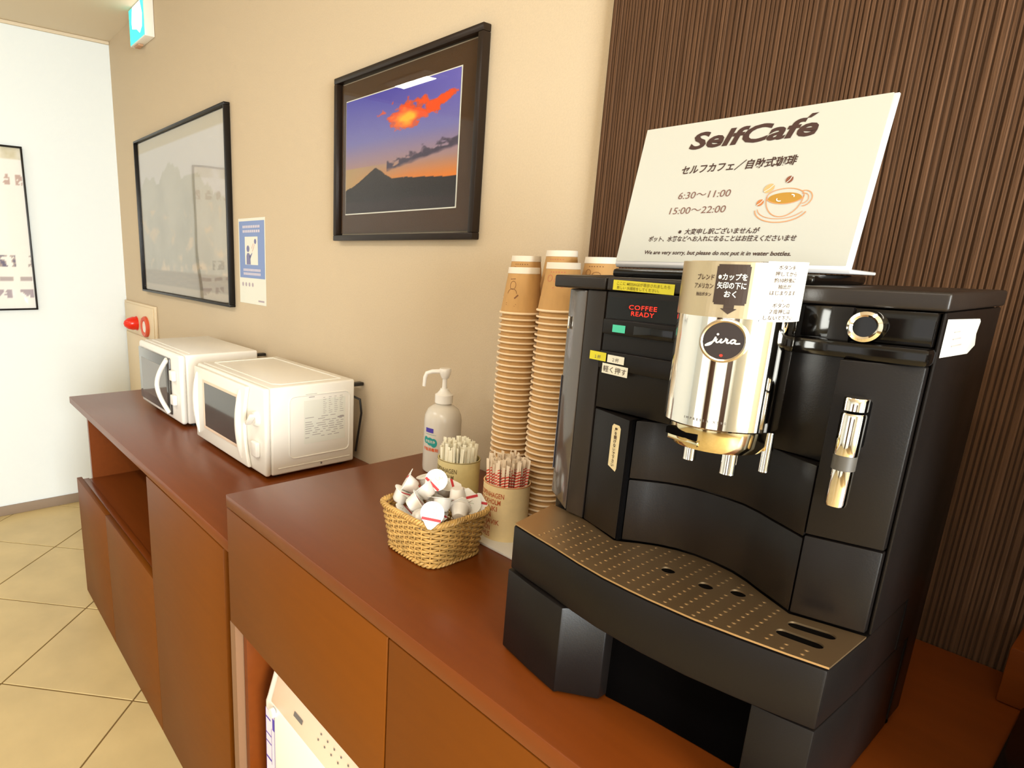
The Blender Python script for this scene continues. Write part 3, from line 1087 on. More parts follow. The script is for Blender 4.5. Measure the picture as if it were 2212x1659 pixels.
STACKS = [((-.438, -.160), 38, 'the front stack beside the wall'), ((-.356, -.160), 39, 'the front stack nearest the coffee machine'),
          ((-.497, -.088), 40, 'the rear stack nearest the bottle'), ((-.417, -.088), 41, 'the middle rear stack'),
          ((-.332, -.092), 40, 'the rear stack behind the sign')]
KNAME = ['front paper cup stack beside the cream wall', 'front paper cup stack nearest the coffee machine', 'rear paper cup stack nearest the bottle', 'rear paper cup stack in the middle', 'rear paper cup stack behind the sign']
M_DRAW = mat('cup_ink', '#7d5230', 0.7)
M_DRAWR = mat('cup_ink_red', '#c9705a', 0.7)
for si, ((cx, cy), n_, where) in enumerate(STACKS):
    for k in range(n_):
        z = H2 + k * PITCH + .0008
        if k < n_ - 1:
            o = bpy.data.objects.new('paper_cup', cup_me)
            o.location = (cx, cy, z)
            COL.objects.link(o)
            q = n_ - k
            od = str(q) + ('th' if 10 < q % 100 < 14 else {1: 'st', 2: 'nd', 3: 'rd'}.get(q % 10, 'th'))
            tag(o, od + ' kraft paper cup from the top of the ' + KNAME[si].replace('paper cup ', ''), 'cup', 'cups in the ' + KNAME[si])
            continue
        t = thing('paper_cup', 'topmost upside-down kraft paper cup of the ' + KNAME[si].replace('paper cup ', ''), 'cup', (cx, cy, z), 'topmost cups of the stacks')
        c = (cx, cy, z)
        obj('cup_wall', lathe([(.0355, .003), (.0268, .0695)], 40, c), M_KRAFT, t)
        bb = obj('base_band', lathe([(.0268, .0695), (.0274, .0700), (.0266, .0800), (.0245, .0800), (.0245, .0735), (0, .0735)], 40, c), M_CUPW, t)
        rb = bmesh.new()
        ring(.0358, .0028, .0020, 36, rb)
        rb.transform(Matrix.Translation(c))
        obj('rim', rb, M_RIM, t)
        # printed drawing on the wall of the cup (upside down with it)
        fa = math.atan2(-1.02 - cy, .305 - cx) - .35

        def cone(u, v, fa=fa, c=c):
            r = .0355 - (v - .003) * (.0087 / .0665) + .0004
            return (c[0] + r * math.cos(fa + u / .031), c[1] + r * math.sin(fa + u / .031), c[2] + v)
        fl = Flat()
        if si == 0:
            fl.arc(-.008, .050, .006, .007, 0, 2 * PI, .0008, 16).arc(-.008, .036, .009, .008, 0, PI, .0008, 12).stroke([(-.015, .060), (-.004, .061)], .0012)
            fl.stroke([(-.002, .028), (.004, .034)], .0025).stroke([(-.017, .020), (.002, .018)], .0008).stroke([(-.017, .017), (.000, .015)], .0008)
        else:
            fl.arc(-.012, .055, .005, .005, 0, 2 * PI, .0008, 16).arc(.004, .052, .007, .004, 0, 2 * PI, .0008, 16).stroke([(-.004, .040), (.012, .041)], .0012)
            for q in range(6):
                fl.rect(-.012 + q * .005, .064, -.012 + q * .005 + .002, .0655)
        fl.lay('drawing', M_DRAW if si in (0, 2, 4) else M_DRAWR, t, cone)

# ---------------------------------------------------------------- wicker basket
KX, KY, KH = -.398, -.379, .078
KB, KT = .0565, .0685
bk = thing('wicker_basket', 'square wicker basket heaped with creamer cups', 'basket', (KX, KY, H2))


def sq_path(h, n, off=lambda s: 0.0, zoff=0.0):
    """rounded square loop at height fraction h"""
    pts = []
    for i in range(n):
        s = i / n
        a = 2 * PI * s
        c_, s_ = math.cos(a), math.sin(a)
        e = 5.0
        r = (abs(c_) ** e + abs(s_) ** e) ** (-1 / e)
        half = KB + (KT - KB) * h + off(s)
        pts.append((KX + half * r * c_, KY + half * r * s_, H2 + .003 + KH * h + zoff))
    return pts


NST = 32
wv = 15
for k in range(wv):
    h = .05 + .80 * k / (wv - 1)
    ph = PI * (k % 2)
    obj('weaver', tube(sq_path(h, 144, lambda s: .0019 * math.cos(NST / 2 * 2 * PI * s + ph)), .00195, 6, closed=True), M_WICK, bk)
for k in range(NST):
    pts = []
    for h in (0, .3, .6, .93):
        pp = sq_path(h, NST * 4)
        pts.append(pp[k * 4])
    obj('stake', tube(pts, .0014, 6), M_WICK, bk)
for q in range(3):
    ph = 2 * PI * q / 3
    n_ = 216
    pts = sq_path(.95, n_, lambda s: .0024 * math.cos(30 * 2 * PI * s + ph) + .001)
    pts = [(a, b_, c_ + .0030 * math.sin(30 * 2 * PI * i / n_ + ph)) for i, (a, b_, c_) in enumerate(pts)]
    obj('rim_strand', tube(pts, .0024, 6, closed=True), M_WICK, bk)
for q in range(2):
    ph = PI * q
    n_ = 216
    pts = sq_path(.0, n_, lambda s: .0022 * math.cos(28 * 2 * PI * s + ph) + .001)
    pts = [(a, b_, H2 + .0042 + .0020 * math.sin(28 * 2 * PI * i / n_ + ph)) for i, (a, b_, c_) in enumerate(pts)]
    obj('foot_strand', tube(pts, .0021, 6, closed=True), M_WICK, bk)
base_poly = [(a, b_) for a, b_, c_ in sq_path(0, 48, lambda s: -.002)]
obj('base', prism(base_poly, H2 + .0015, H2 + .0045), M_WICK, bk)

# creamers: tub, foil lid with tab, printed stripe
M_CREAM = mat('creamer_tub', '#f2ece4', 0.35, trans=0.1)
M_FOIL = mat('creamer_lid', '#f6f4ee', 0.35, spec=0.5)
M_FOILB = mat('lid_underside', '#e2b48c', 0.4)
cr = thing('creamer_cup', 'x', 'creamer', (0, 0, 0), 'creamer cups heaped in the wicker basket')
obj('tub', lathe([(0, -.0195), (.0085, -.0195), (.0105, -.0175), (.0138, -.001), (.0165, -.0006), (.0165, 0)], 24), M_CREAM, cr, local=True)
out = []
for k in range(25):
    a = -.55 + (2 * PI - 2 * (PI / 2 - .55) - .0) * 0
lid_o = []
for k in range(29):
    a = PI / 2 - .62 - (2 * PI - 1.24) * k / 28
    lid_o.append((.0172 * math.cos(a), .0172 * math.sin(a)))
lid_o += [(-.0070, .0185), (-.0025, .0235), (.0025, .0235), (.0070, .0185)]
ld = obj('lid', prism(lid_o, .0002, .0008), M_FOIL, cr, local=True)
fl = Flat().rect(-.0140, .0072, .0140, .0112)
fl.lay('red_stripe', mat('creamer_red', '#c8323a', 0.5), ld, lambda a, b_: (a, b_, .0011))
fl = Flat()
for (a, b_, c_) in ((-.004, .002, .003), (.001, -.003, .004), (-.002, -.008, .0025)):
    fl.arc(a, b_, c_, c_ * .7, .3, 4.6, .0006, 10)
fl.lay('lid_drawing', mat('creamer_sage', '#a8b8a0', 0.6), ld, lambda a, b_: (a, b_, .0011))
bz = H2 + KH
# lid centre from the basket rim (dx, dy, dz), lid normal, tab direction, what sets it apart
CRS = [
    ((.0580, -.0570, .0185), (.62, -.60, .50), (-.05, -.1, -1), 'with its white lid hanging over the front rim of the basket'),
    ((.001, .000, .042), (.65, -.60, .50), (-.36, -.48, -.7), 'at the top of the heap showing its round striped lid'),
    ((-.040, -.032, .016), (.30, .40, .85), (1, 0, 0), 'tub lying against the left rim of the basket'),
    ((-.045, -.026, .030), (-.60, -.60, .45), (-.2, .4, .8), 'tipped on its side above the left rim'),
    ((-.034, .010, .036), (-.25, -.10, .95), (.6, .8, 0), 'with its lid edge-on at the rear left of the heap'),
    ((-.008, -.020, .032), (-.60, -.25, .62), (-.5, .5, -.5), 'lying white side out just under the topmost lid'),
    ((.008, -.040, .020), (.45, .62, .55), (.6, -.2, 0), 'large white tub near the front left rim'),
    ((.022, -.044, -.006), (-.60, .62, -.25), (1, .2, 0), 'showing its round pinkish base at the front rim'),
    ((.028, -.010, .022), (-.25, .28, .92), (-.7, -.7, 0), 'with its lid edge-on behind the front hanging lid'),
    ((.030, .022, .013), (.05, .10, -1), (.6, .8, 0), 'standing upside-down to the right of the topmost lid'),
    ((.044, .014, .006), (-.50, .55, .35), (0, .3, 1), 'showing its base beneath the upside-down tub'),
    ((.046, .034, .010), (.75, -.42, .36), (-.2, -.1, 1), 'with a shaded lid facing out at the right rim'),
    ((.050, .047, .000), (.70, -.45, .42), (0, .2, 1), 'sunk in the right corner of the basket'),
    ((.022, .050, .018), (.20, .35, .90), (.7, .6, 0), 'with a flat lid at the rear right of the heap'),
    ((-.010, .034, .024), (.30, -.10, .95), (.5, .8, 0), 'lying flat behind the topmost lid'),
    ((-.030, .044, .008), (.10, .30, .95), (-.6, .6, 0), 'flat by the rear rim of the basket'),
    ((-.004, .004, .008), (.20, .10, .97), (1, 0, 0), 'buried in the centre under the topmost lid'),
    ((-.046, .006, .004), (.40, .10, .90), (0, 1, 0), 'buried behind the left rim'),
    ((.020, -.014, -.010), (.10, -.10, .99), (0, 1, 0), 'buried in the middle of the basket'),
    ((-.022, -.044, -.008), (.30, .40, .86), (0, 1, 0), 'buried beside the front left corner'),
    ((-.016, .014, -.022), (0, .10, 1), (0, 1, 0), 'deepest in the heap'),
]
for k, (d_, nv, tv, what) in enumerate(CRS):
    o = cr if k == 0 else copy_tree(cr)
    o.location = (KX + d_[0], KY + d_[1], bz + d_[2])
    nv, tv = Vector(nv).normalized(), Vector(tv)
    tv = (tv - nv * tv.dot(nv)).normalized()
    xv = tv.cross(nv)
    o.rotation_euler = Matrix(((xv.x, tv.x, nv.x), (xv.y, tv.y, nv.y), (xv.z, tv.z, nv.z))).to_euler()
    o.scale = (1.04, 1.04, 1.04)
    o['label'] = 'small white creamer cup ' + what

# ---------------------------------------------------------------- coffee machine
CM = thing('coffee_machine', 'black automatic coffee machine with a round chrome spout housing', 'coffee machine', (0, -.36, H2))
XA, XB, YB = -.180, .181, -.225
TRZ = 1.169
# feet and base legs
for fx, fy in ((-.12, -.45), (.15, -.45), (-.12, -.26), (.165, -.245)):
    obj('foot', lathe([(0, 0), (.014, 0), (.014, .0075), (0, .0075)], 18, (fx, fy, H2)), M_VOID, CM)
SEAMZ = 1.1135
legL = [(-.145, -.4865), (-.100, -.4965), (-.0525, -.5050), (-.0500, -.5000), (-.0170, -.4740), (-.0170, -.26), (-.150, -.26)]
obj('base_leg', prism(legL, H2 + .004, SEAMZ - .0015, b=.0015), M_PLAST, CM)
legR = [(.1310, -.4500), (.1330, -.4940), (.1550, -.4910), (.1775, -.4865), (XB - .001, -.40), (XB - .001, -.26), (.1310, -.26)]
obj('base_leg', prism(legR, H2 + .004, SEAMZ - .0015, b=.0015), M_PLAST, CM)
obj('base_recess', prism([(-.0175, -.4600), (.03, -.4520), (.08, -.4480), (.1315, -.4450), (.1315, -.26), (-.0175, -.26)], H2 + .0015, SEAMZ - .002, b=.001), M_VOID, CM)
# drip tray body
TF = [(-.1430, -.4830), (-.1100, -.4895), (-.0772, -.4950), (-.0400, -.5030), (-.0089, -.5075), (.0200, -.5088), (.0405, -.5088), (.0825, -.5062), (.1183, -.5000), (.1509, -.4930), (.1778, -.4860)]
TB = [(.1800, -.4112), (.1519, -.4192), (.1270, -.4270), (.1100, -.4175), (.0949, -.4090), (.0780, -.3985), (.0610, -.3910), (.0400, -.3868), (.0208, -.3862), (.0030, -.3900), (-.0144, -.3980), (-.0300, -.4090), (-.0430, -.4210), (-.0505, -.4257), (-.0900, -.4090), (-.1140, -.4020), (-.1400, -.3995), (-.1560, -.3985)]
body_o = [(a - .0008 if i == 0 else a, b_ - .0012) for i, (a, b_) in enumerate(TF)] + [(XB - .0005, -.409), (XB - .0005, -.300), (-.1575, -.300), (-.1575, -.3985)]
obj('tray_body', prism(body_o, SEAMZ, TRZ - .0012, b=.0022, ang=50), M_PLAST, CM)


# perforated plate: outline with real holes, filled as a flat curve and given thickness
def plate_mesh(outline, holes, thick):
    cu = bpy.data.curves.new('pl', 'CURVE')
    cu.dimensions = '2D'
    cu.fill_mode = 'BOTH'
    cu.extrude = thick / 2
    for lp_ in [outline] + holes:
        sp = cu.splines.new('POLY')
        sp.points.add(len(lp_) - 1)
        for i, (a, b_) in enumerate(lp_):
            sp.points[i].co = (a, b_, 0, 1)
        sp.use_cyclic_u = True
    ob = bpy.data.objects.new('pl', cu)
    COL.objects.link(ob)
    bpy.context.view_layer.update()
    ev = ob.evaluated_get(bpy.context.evaluated_depsgraph_get())
    me = bpy.data.meshes.new_from_object(ev)
    bpy.data.objects.remove(ob)
    bpy.data.curves.remove(cu)
    return me


def circ(cx, cy, r, n=24):
    return [(cx + r * math.cos(2 * PI * i / n), cy + r * math.sin(2 * PI * i / n)) for i in range(n)]


def slot(ax, ay_, bx_, by_, r, n=10):
    d = math.atan2(by_ - ay_, bx_ - ax)
    return [(bx_ + r * math.cos(d - PI / 2 + PI * i / n), by_ + r * math.sin(d - PI / 2 + PI * i / n)) for i in range(n + 1)] + \
           [(ax + r * math.cos(d + PI / 2 + PI * i / n), ay_ + r * math.sin(d + PI / 2 + PI * i / n)) for i in range(n + 1)]


HOLES = [(.0218, -.4407, .0068), (.0594, -.4402, .0068), (.0840, -.4281, .0068)]
SLOTS = [(.1385, -.4425, .1600, -.4365, .0062), (.1375, -.4640, .1590, -.4600, .0062)]
me = plate_mesh(TF + TB, [circ(*h) for h in HOLES] + [slot(*s_) for s_ in SLOTS], .0018)
me.transform(Matrix.Translation((0, 0, TRZ + .0008)))
plate = put('drip_plate', me, M_STEEL, CM, smooth=30)
obj('hole_shade', prism(circ(.05, -.437, .046, 20), TRZ - .0011, TRZ - .0006), M_VOID, CM)  # thin black sheet painting in the shade inside the round holes
obj('hole_shade', prism(slot(.1385, -.4527, .160, -.448, .016), TRZ - .0011, TRZ - .0006), M_VOID, CM)  # same black sheet for the shade inside the slots


def inside(poly, x, y):
    c = False
    for i in range(len(poly)):
        (x1, y1), (x2, y2) = poly[i - 1], poly[i]
        if (y1 > y) != (y2 > y) and x < (x2 - x1) * (y - y1) / (y2 - y1) + x1:
            c = not c
    return c


bm = bmesh.new()
nd = 0
for i in range(-8, 14):
    xx = .0 + i * .0132
    if xx < -.106 or xx > .170:
        continue
    for j in range(16):
        yy = -.382 - j * .0085 - (.0042 if i % 2 else 0)
        if not all(inside(TF + TB, xx + a, yy + b_) for a, b_ in ((.005, 0), (-.005, 0), (0, .005), (0, -.005))):
            continue
        if any(math.hypot(xx - h[0], yy - h[1]) < h[2] + .003 for h in HOLES):
            continue
        if xx > .128 and yy > -.4720:
            continue
        lathe([(0, .0007), (.0010, .0006), (.0017, .0002), (.0020, 0)], 10, (xx, yy, TRZ + .0017), bm=bm)
        nd += 1
o = obj('plate_bumps', bm, M_STEEL, CM)
o['kind'] = 'stuff'

# main body
core = [(XA + .004, YB), (XA + .004, -.366), (-.150, -.383), (.176, -.384), (.178, YB)]
obj('body', prism(core, SEAMZ + .0005, 1.4405, b=.002), M_PLAST, CM)
obj('side_panel', prism([(-.405, TRZ + .001), (-.4045, 1.4405), (YB, 1.4405), (YB, H2 + .012), (-.262, H2 + .012), (-.262, SEAMZ + .001), (-.302, SEAMZ + .001), (-.302, TRZ + .001)], .1785, XB + .0005, 'x', b=.0015), M_PLAST, CM)
# lid in two pieces
obj('tank_lid', prism([(XA, -.404), (-.1062, -.4105), (-.1062, YB + .002), (XA, YB + .002)], 1.4412, 1.4555, b=.0025, seg=3), M_PLAST2, CM)
obj('lid', prism([(-.1045, -.4105), (.183, -.4105), (.183, YB + .002), (-.1045, YB + .002)], 1.4412, 1.4555, b=.0025, seg=3), M_PLAST2, CM)
obj('hopper_cover', box(-.125, .080, -.372, -.240, 1.4552, 1.4645, .003), M_GLOSSB, CM)
obj('grinder_dial', lathe([(.0, .0105), (.007, .0105), (.008, .009), (.008, 0), (0, 0)], 20, (.066, -.386, 1.4552)), mat('dial_grey', '#8f9694', 0.3), CM)
# left: smoky water tank and strip
tk = bmesh.new()
tp = [(XA, -.355), (XA + .004, -.372), (-.166, -.3905), (-.1325, -.4045), (-.1325, -.380), (-.150, -.355)]
n = len(tp)
lo = [tk.verts.new((a, b_, 1.190 - (a - XA) * .36)) for a, b_ in tp]
hi = [tk.verts.new((a, b_, 1.4400)) for a, b_ in tp]
tk.faces.new(lo[::-1]); tk.faces.new(hi)
for i in range(n):
    tk.faces.new((lo[i], lo[(i + 1) % n], hi[(i + 1) % n], hi[i]))
bmesh.ops.recalc_face_normals(tk, faces=tk.faces)
bevel(tk, .002, 2)
wt = obj('water_tank', tk, M_TANK, CM)
obj('tank_reflection', prism([(-.1805, -.3625), (-.1765, -.3735), (-.1665, -.3918), (-.1665, -.3908), (-.176, -.3727), (-.180, -.362)], 1.215, 1.335), mat('reflection_grey', '#77757c', 0.12, coat=0.4), wt)  # grey reflection on the tank, put in as a thin slab
obj('tank_tab', box(-.1612, -.1585, -.3965, -.3935, 1.393, 1.408, .001), M_CHROME, wt)
obj('tank_foot', prism([(-.172, -.370), (-.150, -.3915), (-.1325, -.3985), (-.1325, -.370)], TRZ + .002, 1.1855, b=.002), M_PLAST, CM)
obj('front_strip', prism([(-.1318, -.4040), (-.1068, -.4060), (-.1068, -.380), (-.1318, -.380)], TRZ + .003, 1.4405, b=.0012), M_PLAST2, CM)
# control block with display and two flaps
obj('control_block', prism([(-.1050, -.4060), (-.0150, -.4125), (.0100, -.4125), (.0100, -.384), (-.1050, -.384)], 1.3105, 1.4405, b=.0012), M_PLAST, CM)


def blk(u, v, off=.0006):       # point on the slightly slanted front of the control block
    return (u, -.4060 - (u + .105) * (.0065 / .09) - off, v)


ds = Flat().rect(-.1030, 1.4120, -.0140, 1.4345)
disp = ds.lay('display', M_GLOSSB, CM, lambda a, b_: blk(a, b_, .0005))
fl = Flat().text('COFFEE', -.0590, 1.4230, .0066, .0, spacing=1.1, width=.0330).text('READY', -.0585, 1.4165, .0066, .0, spacing=1.1, width=.0270)
fl.lay('display_text', mat('led_red', '#ff2a14', 0.4, emit='#ff2414', estr=2.2), disp, lambda a, b_: blk(a, b_, .0009))


def slab(x0, x1, z0, z1, d0, d1, b=.001):
    return prism([blk(x0, 0, -d0)[:2], blk(x1, 0, -d0)[:2], blk(x1, 0, d1)[:2], blk(x0, 0, d1)[:2]], z0, z1, b=b)


f1 = obj('flap', slab(-.1040, -.0160, 1.3945, 1.4110, .0005, .0045, .0016), M_PLAST, CM)
obj('flap_window', slab(-.0640, -.0190, 1.3965, 1.4065, -.0044, .0052, .0004), M_GLOSSB, f1)
gl = Flat().rect(-.0905, 1.3975, -.0745, 1.4055)
gl.lay('green_lamp', mat('lamp_green', '#3fae8c', 0.3, emit='#3fae8c', estr=0.5), f1, lambda a, b_: blk(a, b_, .0050))
obj('flap', slab(-.1040, -.0160, 1.3560, 1.3760, .0005, .0045, .0016), M_PLAST, CM)
# stickers
def sticker(name, m, x0, z0, w, h, slope, off, text=None, ink=None, size=.005, width=None, lines=None):
    f_ = Flat().rect(0, 0, w, h)
    o_ = f_.lay(name, m, CM, lambda a, b_: blk(x0 + a, z0 + b_ + slope * a, off))
    if text:
        g_ = Flat()
        for i_, s_ in enumerate(text):
            g_.text(s_, w / 2, h * (1 - (i_ + .78) / len(text)), size, .0, width=width)
        g_.lay('sticker_lettering', ink or M_INK, o_, lambda a, b_: blk(x0 + a, z0 + b_ + slope * a, off + .0003))
    return o_


fl = Flat().rect(0, 0, .0690, .0105)
ys = fl.lay('yellow_strip', M_YEL, CM, lambda a, b_: (-.0960 + a, -.4112, 1.4425 + b_ - .002 * a / .069))
fl = Flat().text('ここに MESSAGEが表示されましたら', .0345, .0058, .0040, .01, width=.060).text('新しい 水補給をしてください。', .0290, .0014, .0038, .01, width=.048)
fl.lay('sticker_lettering', mat('olive_text', '#8a7f1c', 0.7), ys, lambda a, b_: (-.0960 + a, -.4116, 1.4425 + b_ - .002 * a / .069))
sticker('yellow_sticker', M_YEL, -.1165, 1.3645, .0220, .0095, -.02, .0052, ['１杯'], M_INK2, .0048)
sticker('white_sticker', M_PAPER, -.0925, 1.3640, .0215, .0085, -.02, .0052, ['２杯'], M_INK2, .0048)
sticker('white_sticker', M_PAPER, -.0980, 1.3515, .0330, .0110, -.03, .0054, ['軽く押す'], M_INK, .0076, .030)
# lower left panel with vertical sticker
obj('lower_panel', prism([(-.1050, -.4055), (-.0490, -.4255), (-.0490, -.384), (-.1050, -.384)], TRZ + .003, 1.3085, b=.0012), M_PLAST, CM)


def low(u, v, off=.0006):
    return (u, -.4055 - (u + .105) * (.0200 / .056) - off, v)


fl = Flat().poly([(0, .004), (.012, 0), (.0135, .004), (.0135, .049), (.011, .052), (.002, .052), (0, .049)])
vs = fl.lay('vertical_sticker', mat('cream_sticker', '#d9c89c', 0.5), CM, lambda a, b_: low(-.0735 + a, 1.2470 + b_))
fl = Flat()
for k, ch in enumerate('扉を開けないで下さい'):
    fl.text(ch, .0067, .0450 - k * .0045, .0046, .02)
fl.lay('sticker_lettering', M_INK, vs, lambda a, b_: low(-.0735 + a, 1.2470 + b_, .0009))
obj('panel_edge', prism([(-.0486, -.4250), (-.0462, -.4242), (-.0462, -.384), (-.0486, -.384)], TRZ + .003, 1.3085), M_VOID, CM)
# concave centre: upper panel and service door below
CC = [(-.0450, -.4195), (-.0300, -.4075), (-.0144, -.3965), (.0030, -.3888), (.0208, -.3855), (.0400, -.3860), (.0610, -.3898), (.0780, -.3975), (.0949, -.4080), (.1100, -.4165), (.1255, -.4255)]
obj('service_door', prism(CC + [(.1255, -.380), (-.0450, -.380)], TRZ + .003, 1.2425, b=.0012, ang=50), M_PLAST, CM)
obj('recess_panel', prism(CC + [(.1255, -.380), (-.0450, -.380)], 1.2440, 1.3085, b=.0012, ang=50), M_PLAST, CM)
obj('recess_panel', prism([(.0110, -.4050), (.0880, -.4050), (.1255, -.4130), (.1255, -.380), (.0110, -.380)], 1.3095, 1.4405, b=.0012), M_PLAST, CM)
# right column, panel with dial, ledge
RC = [(.1265, -.4262), (.1780, -.4105), (.1780, -.384), (.1265, -.384)]
obj('right_column', prism(RC, TRZ + .003, 1.2460, b=.0014), M_PLAST, CM)
obj('right_column', prism(RC, 1.2475, 1.3995, b=.0014), M_PLAST, CM)
obj('dial_panel', box(.0890, .1775, -.4095, -.384, 1.4140, 1.4400, .001), M_GLOSSB, CM)
obj('ledge', box(.0880, .1800, -.4205, -.384, 1.3998, 1.4135, .003), M_GLOSSB, CM)
dl = obj('rotary_dial', rot_bm(lathe([(.0080, .010), (.0095, .0112), (.0120, .010), (.0128, .006), (.0128, 0)], 32), Matrix.Translation((.1365, -.4095, 1.4262)) @ R90), M_CHROME, CM)
obj('dial_face', rot_bm(lathe([(0, .0088), (.0082, .0092)], 24), Matrix.Translation((.1365, -.4095, 1.4262)) @ R90), M_GLOSSB, dl)
# steam wand
wx, wy = .1465, -.4370
sw = obj('wand_tube', lathe([(0, 1.2835), (.0072, 1.2835), (.0078, 1.2860), (.0078, 1.3140), (0, 1.3140)], 28, (wx, wy, 0)), M_CHROME, CM)
obj('wand_ring', lathe([(0, 1.3142), (.0081, 1.3142), (.0081, 1.3262), (0, 1.3262)], 28, (wx, wy, 0)), mat('wand_rubber', '#4a4640', 0.5), CM)
obj('wand_tube', lathe([(0, 1.3264), (.0084, 1.3264), (.0086, 1.3275), (.0086, 1.3590), (.0080, 1.3605), (0, 1.3605)], 28, (wx, wy, 0)), M_CHROME, CM)
obj('wand_cap', lathe([(0, 1.3628), (.0085, 1.3628), (.0085, 1.3722), (.0080, 1.3730), (0, 1.3730)], 28, (wx, wy, 0)), M_CHROME, CM)
obj('wand_mount', box(wx - .0055, wx + .0055, wy, -.4120, 1.3300, 1.3690, .002), M_VOID, CM)
# chrome spout housing
SX, SY, SR = .0500, -.4460, .0460
SA = math.atan2(-1, 0) + math.radians(17)      # the emblem faces a little to the side
obj('spout_housing', lathe([(0, 1.4740), (SR - .002, 1.4740), (SR, 1.4725), (SR, 1.3350), (SR - .0015, 1.3335), (0, 1.3335)], 72, (SX, SY, 0)), M_CHROME, CM)
sl = obj('spout_collar', lathe([(0, 1.3334), (.0400, 1.3334), (.0400, 1.3190), (.0370, 1.3125), (0, 1.3125)], 56, (SX, SY, 0)), mat('warm_chrome', '#d8cba6', 0.10, metal=1.0), CM)
obj('spout_slot', prism([(SX - .030, SY - .0345), (SX + .002, SY - .0415), (SX + .002, SY - .030), (SX - .030, SY - .026)], 1.3205, 1.3270, b=.001), M_VOID, sl)
obj('spout_shelf', prism([(SX - .0290, SY - .0320), (SX + .004, SY - .0430), (SX + .004, SY - .025), (SX - .0290, SY - .022)], 1.3160, 1.3203, b=.0008), MATS['warm_chrome'], sl)
for nx, ny, nz, nr in ((.0315, -.4520, 1.2925, .0056), (.0668, -.4520, 1.2885, .0066), (.0880, -.4320, 1.2930, .0044)):
    obj('nozzle', lathe([(0, nz), (nr * .8, nz), (nr * 1.02, nz + .001), (nr, nz + .003), (nr, 1.3300), (0, 1.3300)], 24, (nx, ny, 0)), M_CHROME, CM)


def cyl(r=SR + .0004, a=SA, z0=0.0):
    return lambda u, v: (SX + r * math.cos(a + u / SR), SY + r * math.sin(a + u / SR), z0 + v)


# emblem disc
CEM = (1.4105, .0178)
er = lathe([(.0152, .0028), (.0164, .0034), (.0178, .0028), (.0184, -.004), (.0150, -.004)], 48)
em = obj('emblem_ring', rot_bm(er, Matrix.Translation((SX + (SR + .0002) * math.cos(SA), SY + (SR + .0002) * math.sin(SA), CEM[0])) @ Matrix.Rotation(SA - math.radians(-90), 4, 'Z') @ R90), mat('satin_chrome', '#b9ab97', 0.25, metal=1.0), CM)
ed = lathe([(0, .0026), (.0153, .0024), (.0153, -.003)], 40)
EMX = Matrix.Translation((SX + (SR + .0002) * math.cos(SA), SY + (SR + .0002) * math.sin(SA), CEM[0])) @ Matrix.Rotation(SA - math.radians(-90), 4, 'Z') @ R90
obj('emblem_face', rot_bm(ed, EMX), mat('emblem_brown', '#241812', 0.25), em)


def on_disc(u, v):
    q = EMX @ Vector((u, v, .0031))
    return (q.x, q.y, q.z)


# script lettering 'jura' drawn as strokes
fl = Flat()


def sc(pts, w):
    P = []
    n_ = len(pts)
    for i in range(n_ - 1):
        p0, p1, p2, p3 = pts[max(0, i - 1)], pts[i], pts[i + 1], pts[min(n_ - 1, i + 2)]
        for k in range(6):
            t = k / 6
            P.append(tuple(.5 * (2 * p1[d] + (p2[d] - p0[d]) * t + (2 * p0[d] - 5 * p1[d] + 4 * p2[d] - p3[d]) * t * t + (3 * p1[d] - p0[d] - 3 * p2[d] + p3[d]) * t ** 3) for d in (0, 1)))
    P.append(pts[-1])
    fl.stroke([(a * .001, b_ * .001) for a, b_ in P], w * .001)


sc([(-5.6, 3.0), (-7.4, -1.0), (-9.4, -3.6), (-12.6, -4.6), (-10.8, -3.0), (-7.4, -1.0), (-4.6, 1.2)], 1.25)
fl.ellipse(-.0045, .0052, .0009, .0009)
sc([(-4.6, 1.6), (-5.2, -.4), (-4.4, -1.5), (-2.8, -.6), (-1.2, 1.8)], 1.2)
sc([(-1.2, 1.8), (-2.0, -.8), (-1.0, -1.4), (.8, .0), (1.8, 1.8)], 1.2)
sc([(1.8, 2.6), (1.7, 1.2), (3.0, 1.4), (2.6, -.6), (3.4, -1.4), (5.0, -.6)], 1.2)
sc([(8.6, 1.4), (6.8, 1.6), (5.4, .0), (6.2, -1.4), (8.0, -.4), (8.9, 1.3), (8.5, -.6), (9.4, -1.4), (12.4, -.9)], 1.2)
fl.lay('emblem_lettering', mat('emblem_silver', '#e6ded2', 0.3), em, on_disc)
fl = Flat().ellipse(0, -.0118, .0013, .0011)
fl.lay('emblem_mark', M_RED, em, on_disc)
# labels around the top of the housing
fl = Flat().grid_rect(-.060, 1.4290, .0250, 1.4735, 30)
lf = fl.lay('silver_label', mat('silver_film', '#bfae8e', 0.32, metal=0.7), CM, cyl(SR + .0005))
fl = Flat().grid_rect(.0225, 1.4275, .0700, 1.4745, 20)
wl_ = fl.lay('white_label', M_PAPER, CM, cyl(SR + .0008))
fl = Flat()
for z0, z1, xa, xb in ((1.4410, 1.4700, -.0125, .0115), (1.4395, 1.4410, -.0115, .0105), (1.4700, 1.4715, -.0115, .0105)):
    fl.grid_rect(xa, z0, xb, z1, 8)
fl.rect(-.0040, 1.4365, .0035, 1.4395)
fl.poly([(-.0062, 1.4365), (.0057, 1.4365), (-.0002, 1.4320)])
bub = fl.lay('dark_bubble', mat('bubble_brown', '#33251d', 0.4), CM, cyl(SR + .0010))
fl = Flat()
for k, s_ in enumerate(('※カップを', '矢印の下に', 'おく')):
    fl.text(s_, -.0005, 1.4595 - k * .0068, .0058, .02, width=.0205 if k < 2 else .0085)
fl.lay('bubble_lettering', M_PAPER, bub, cyl(SR + .0014))
fl = Flat()
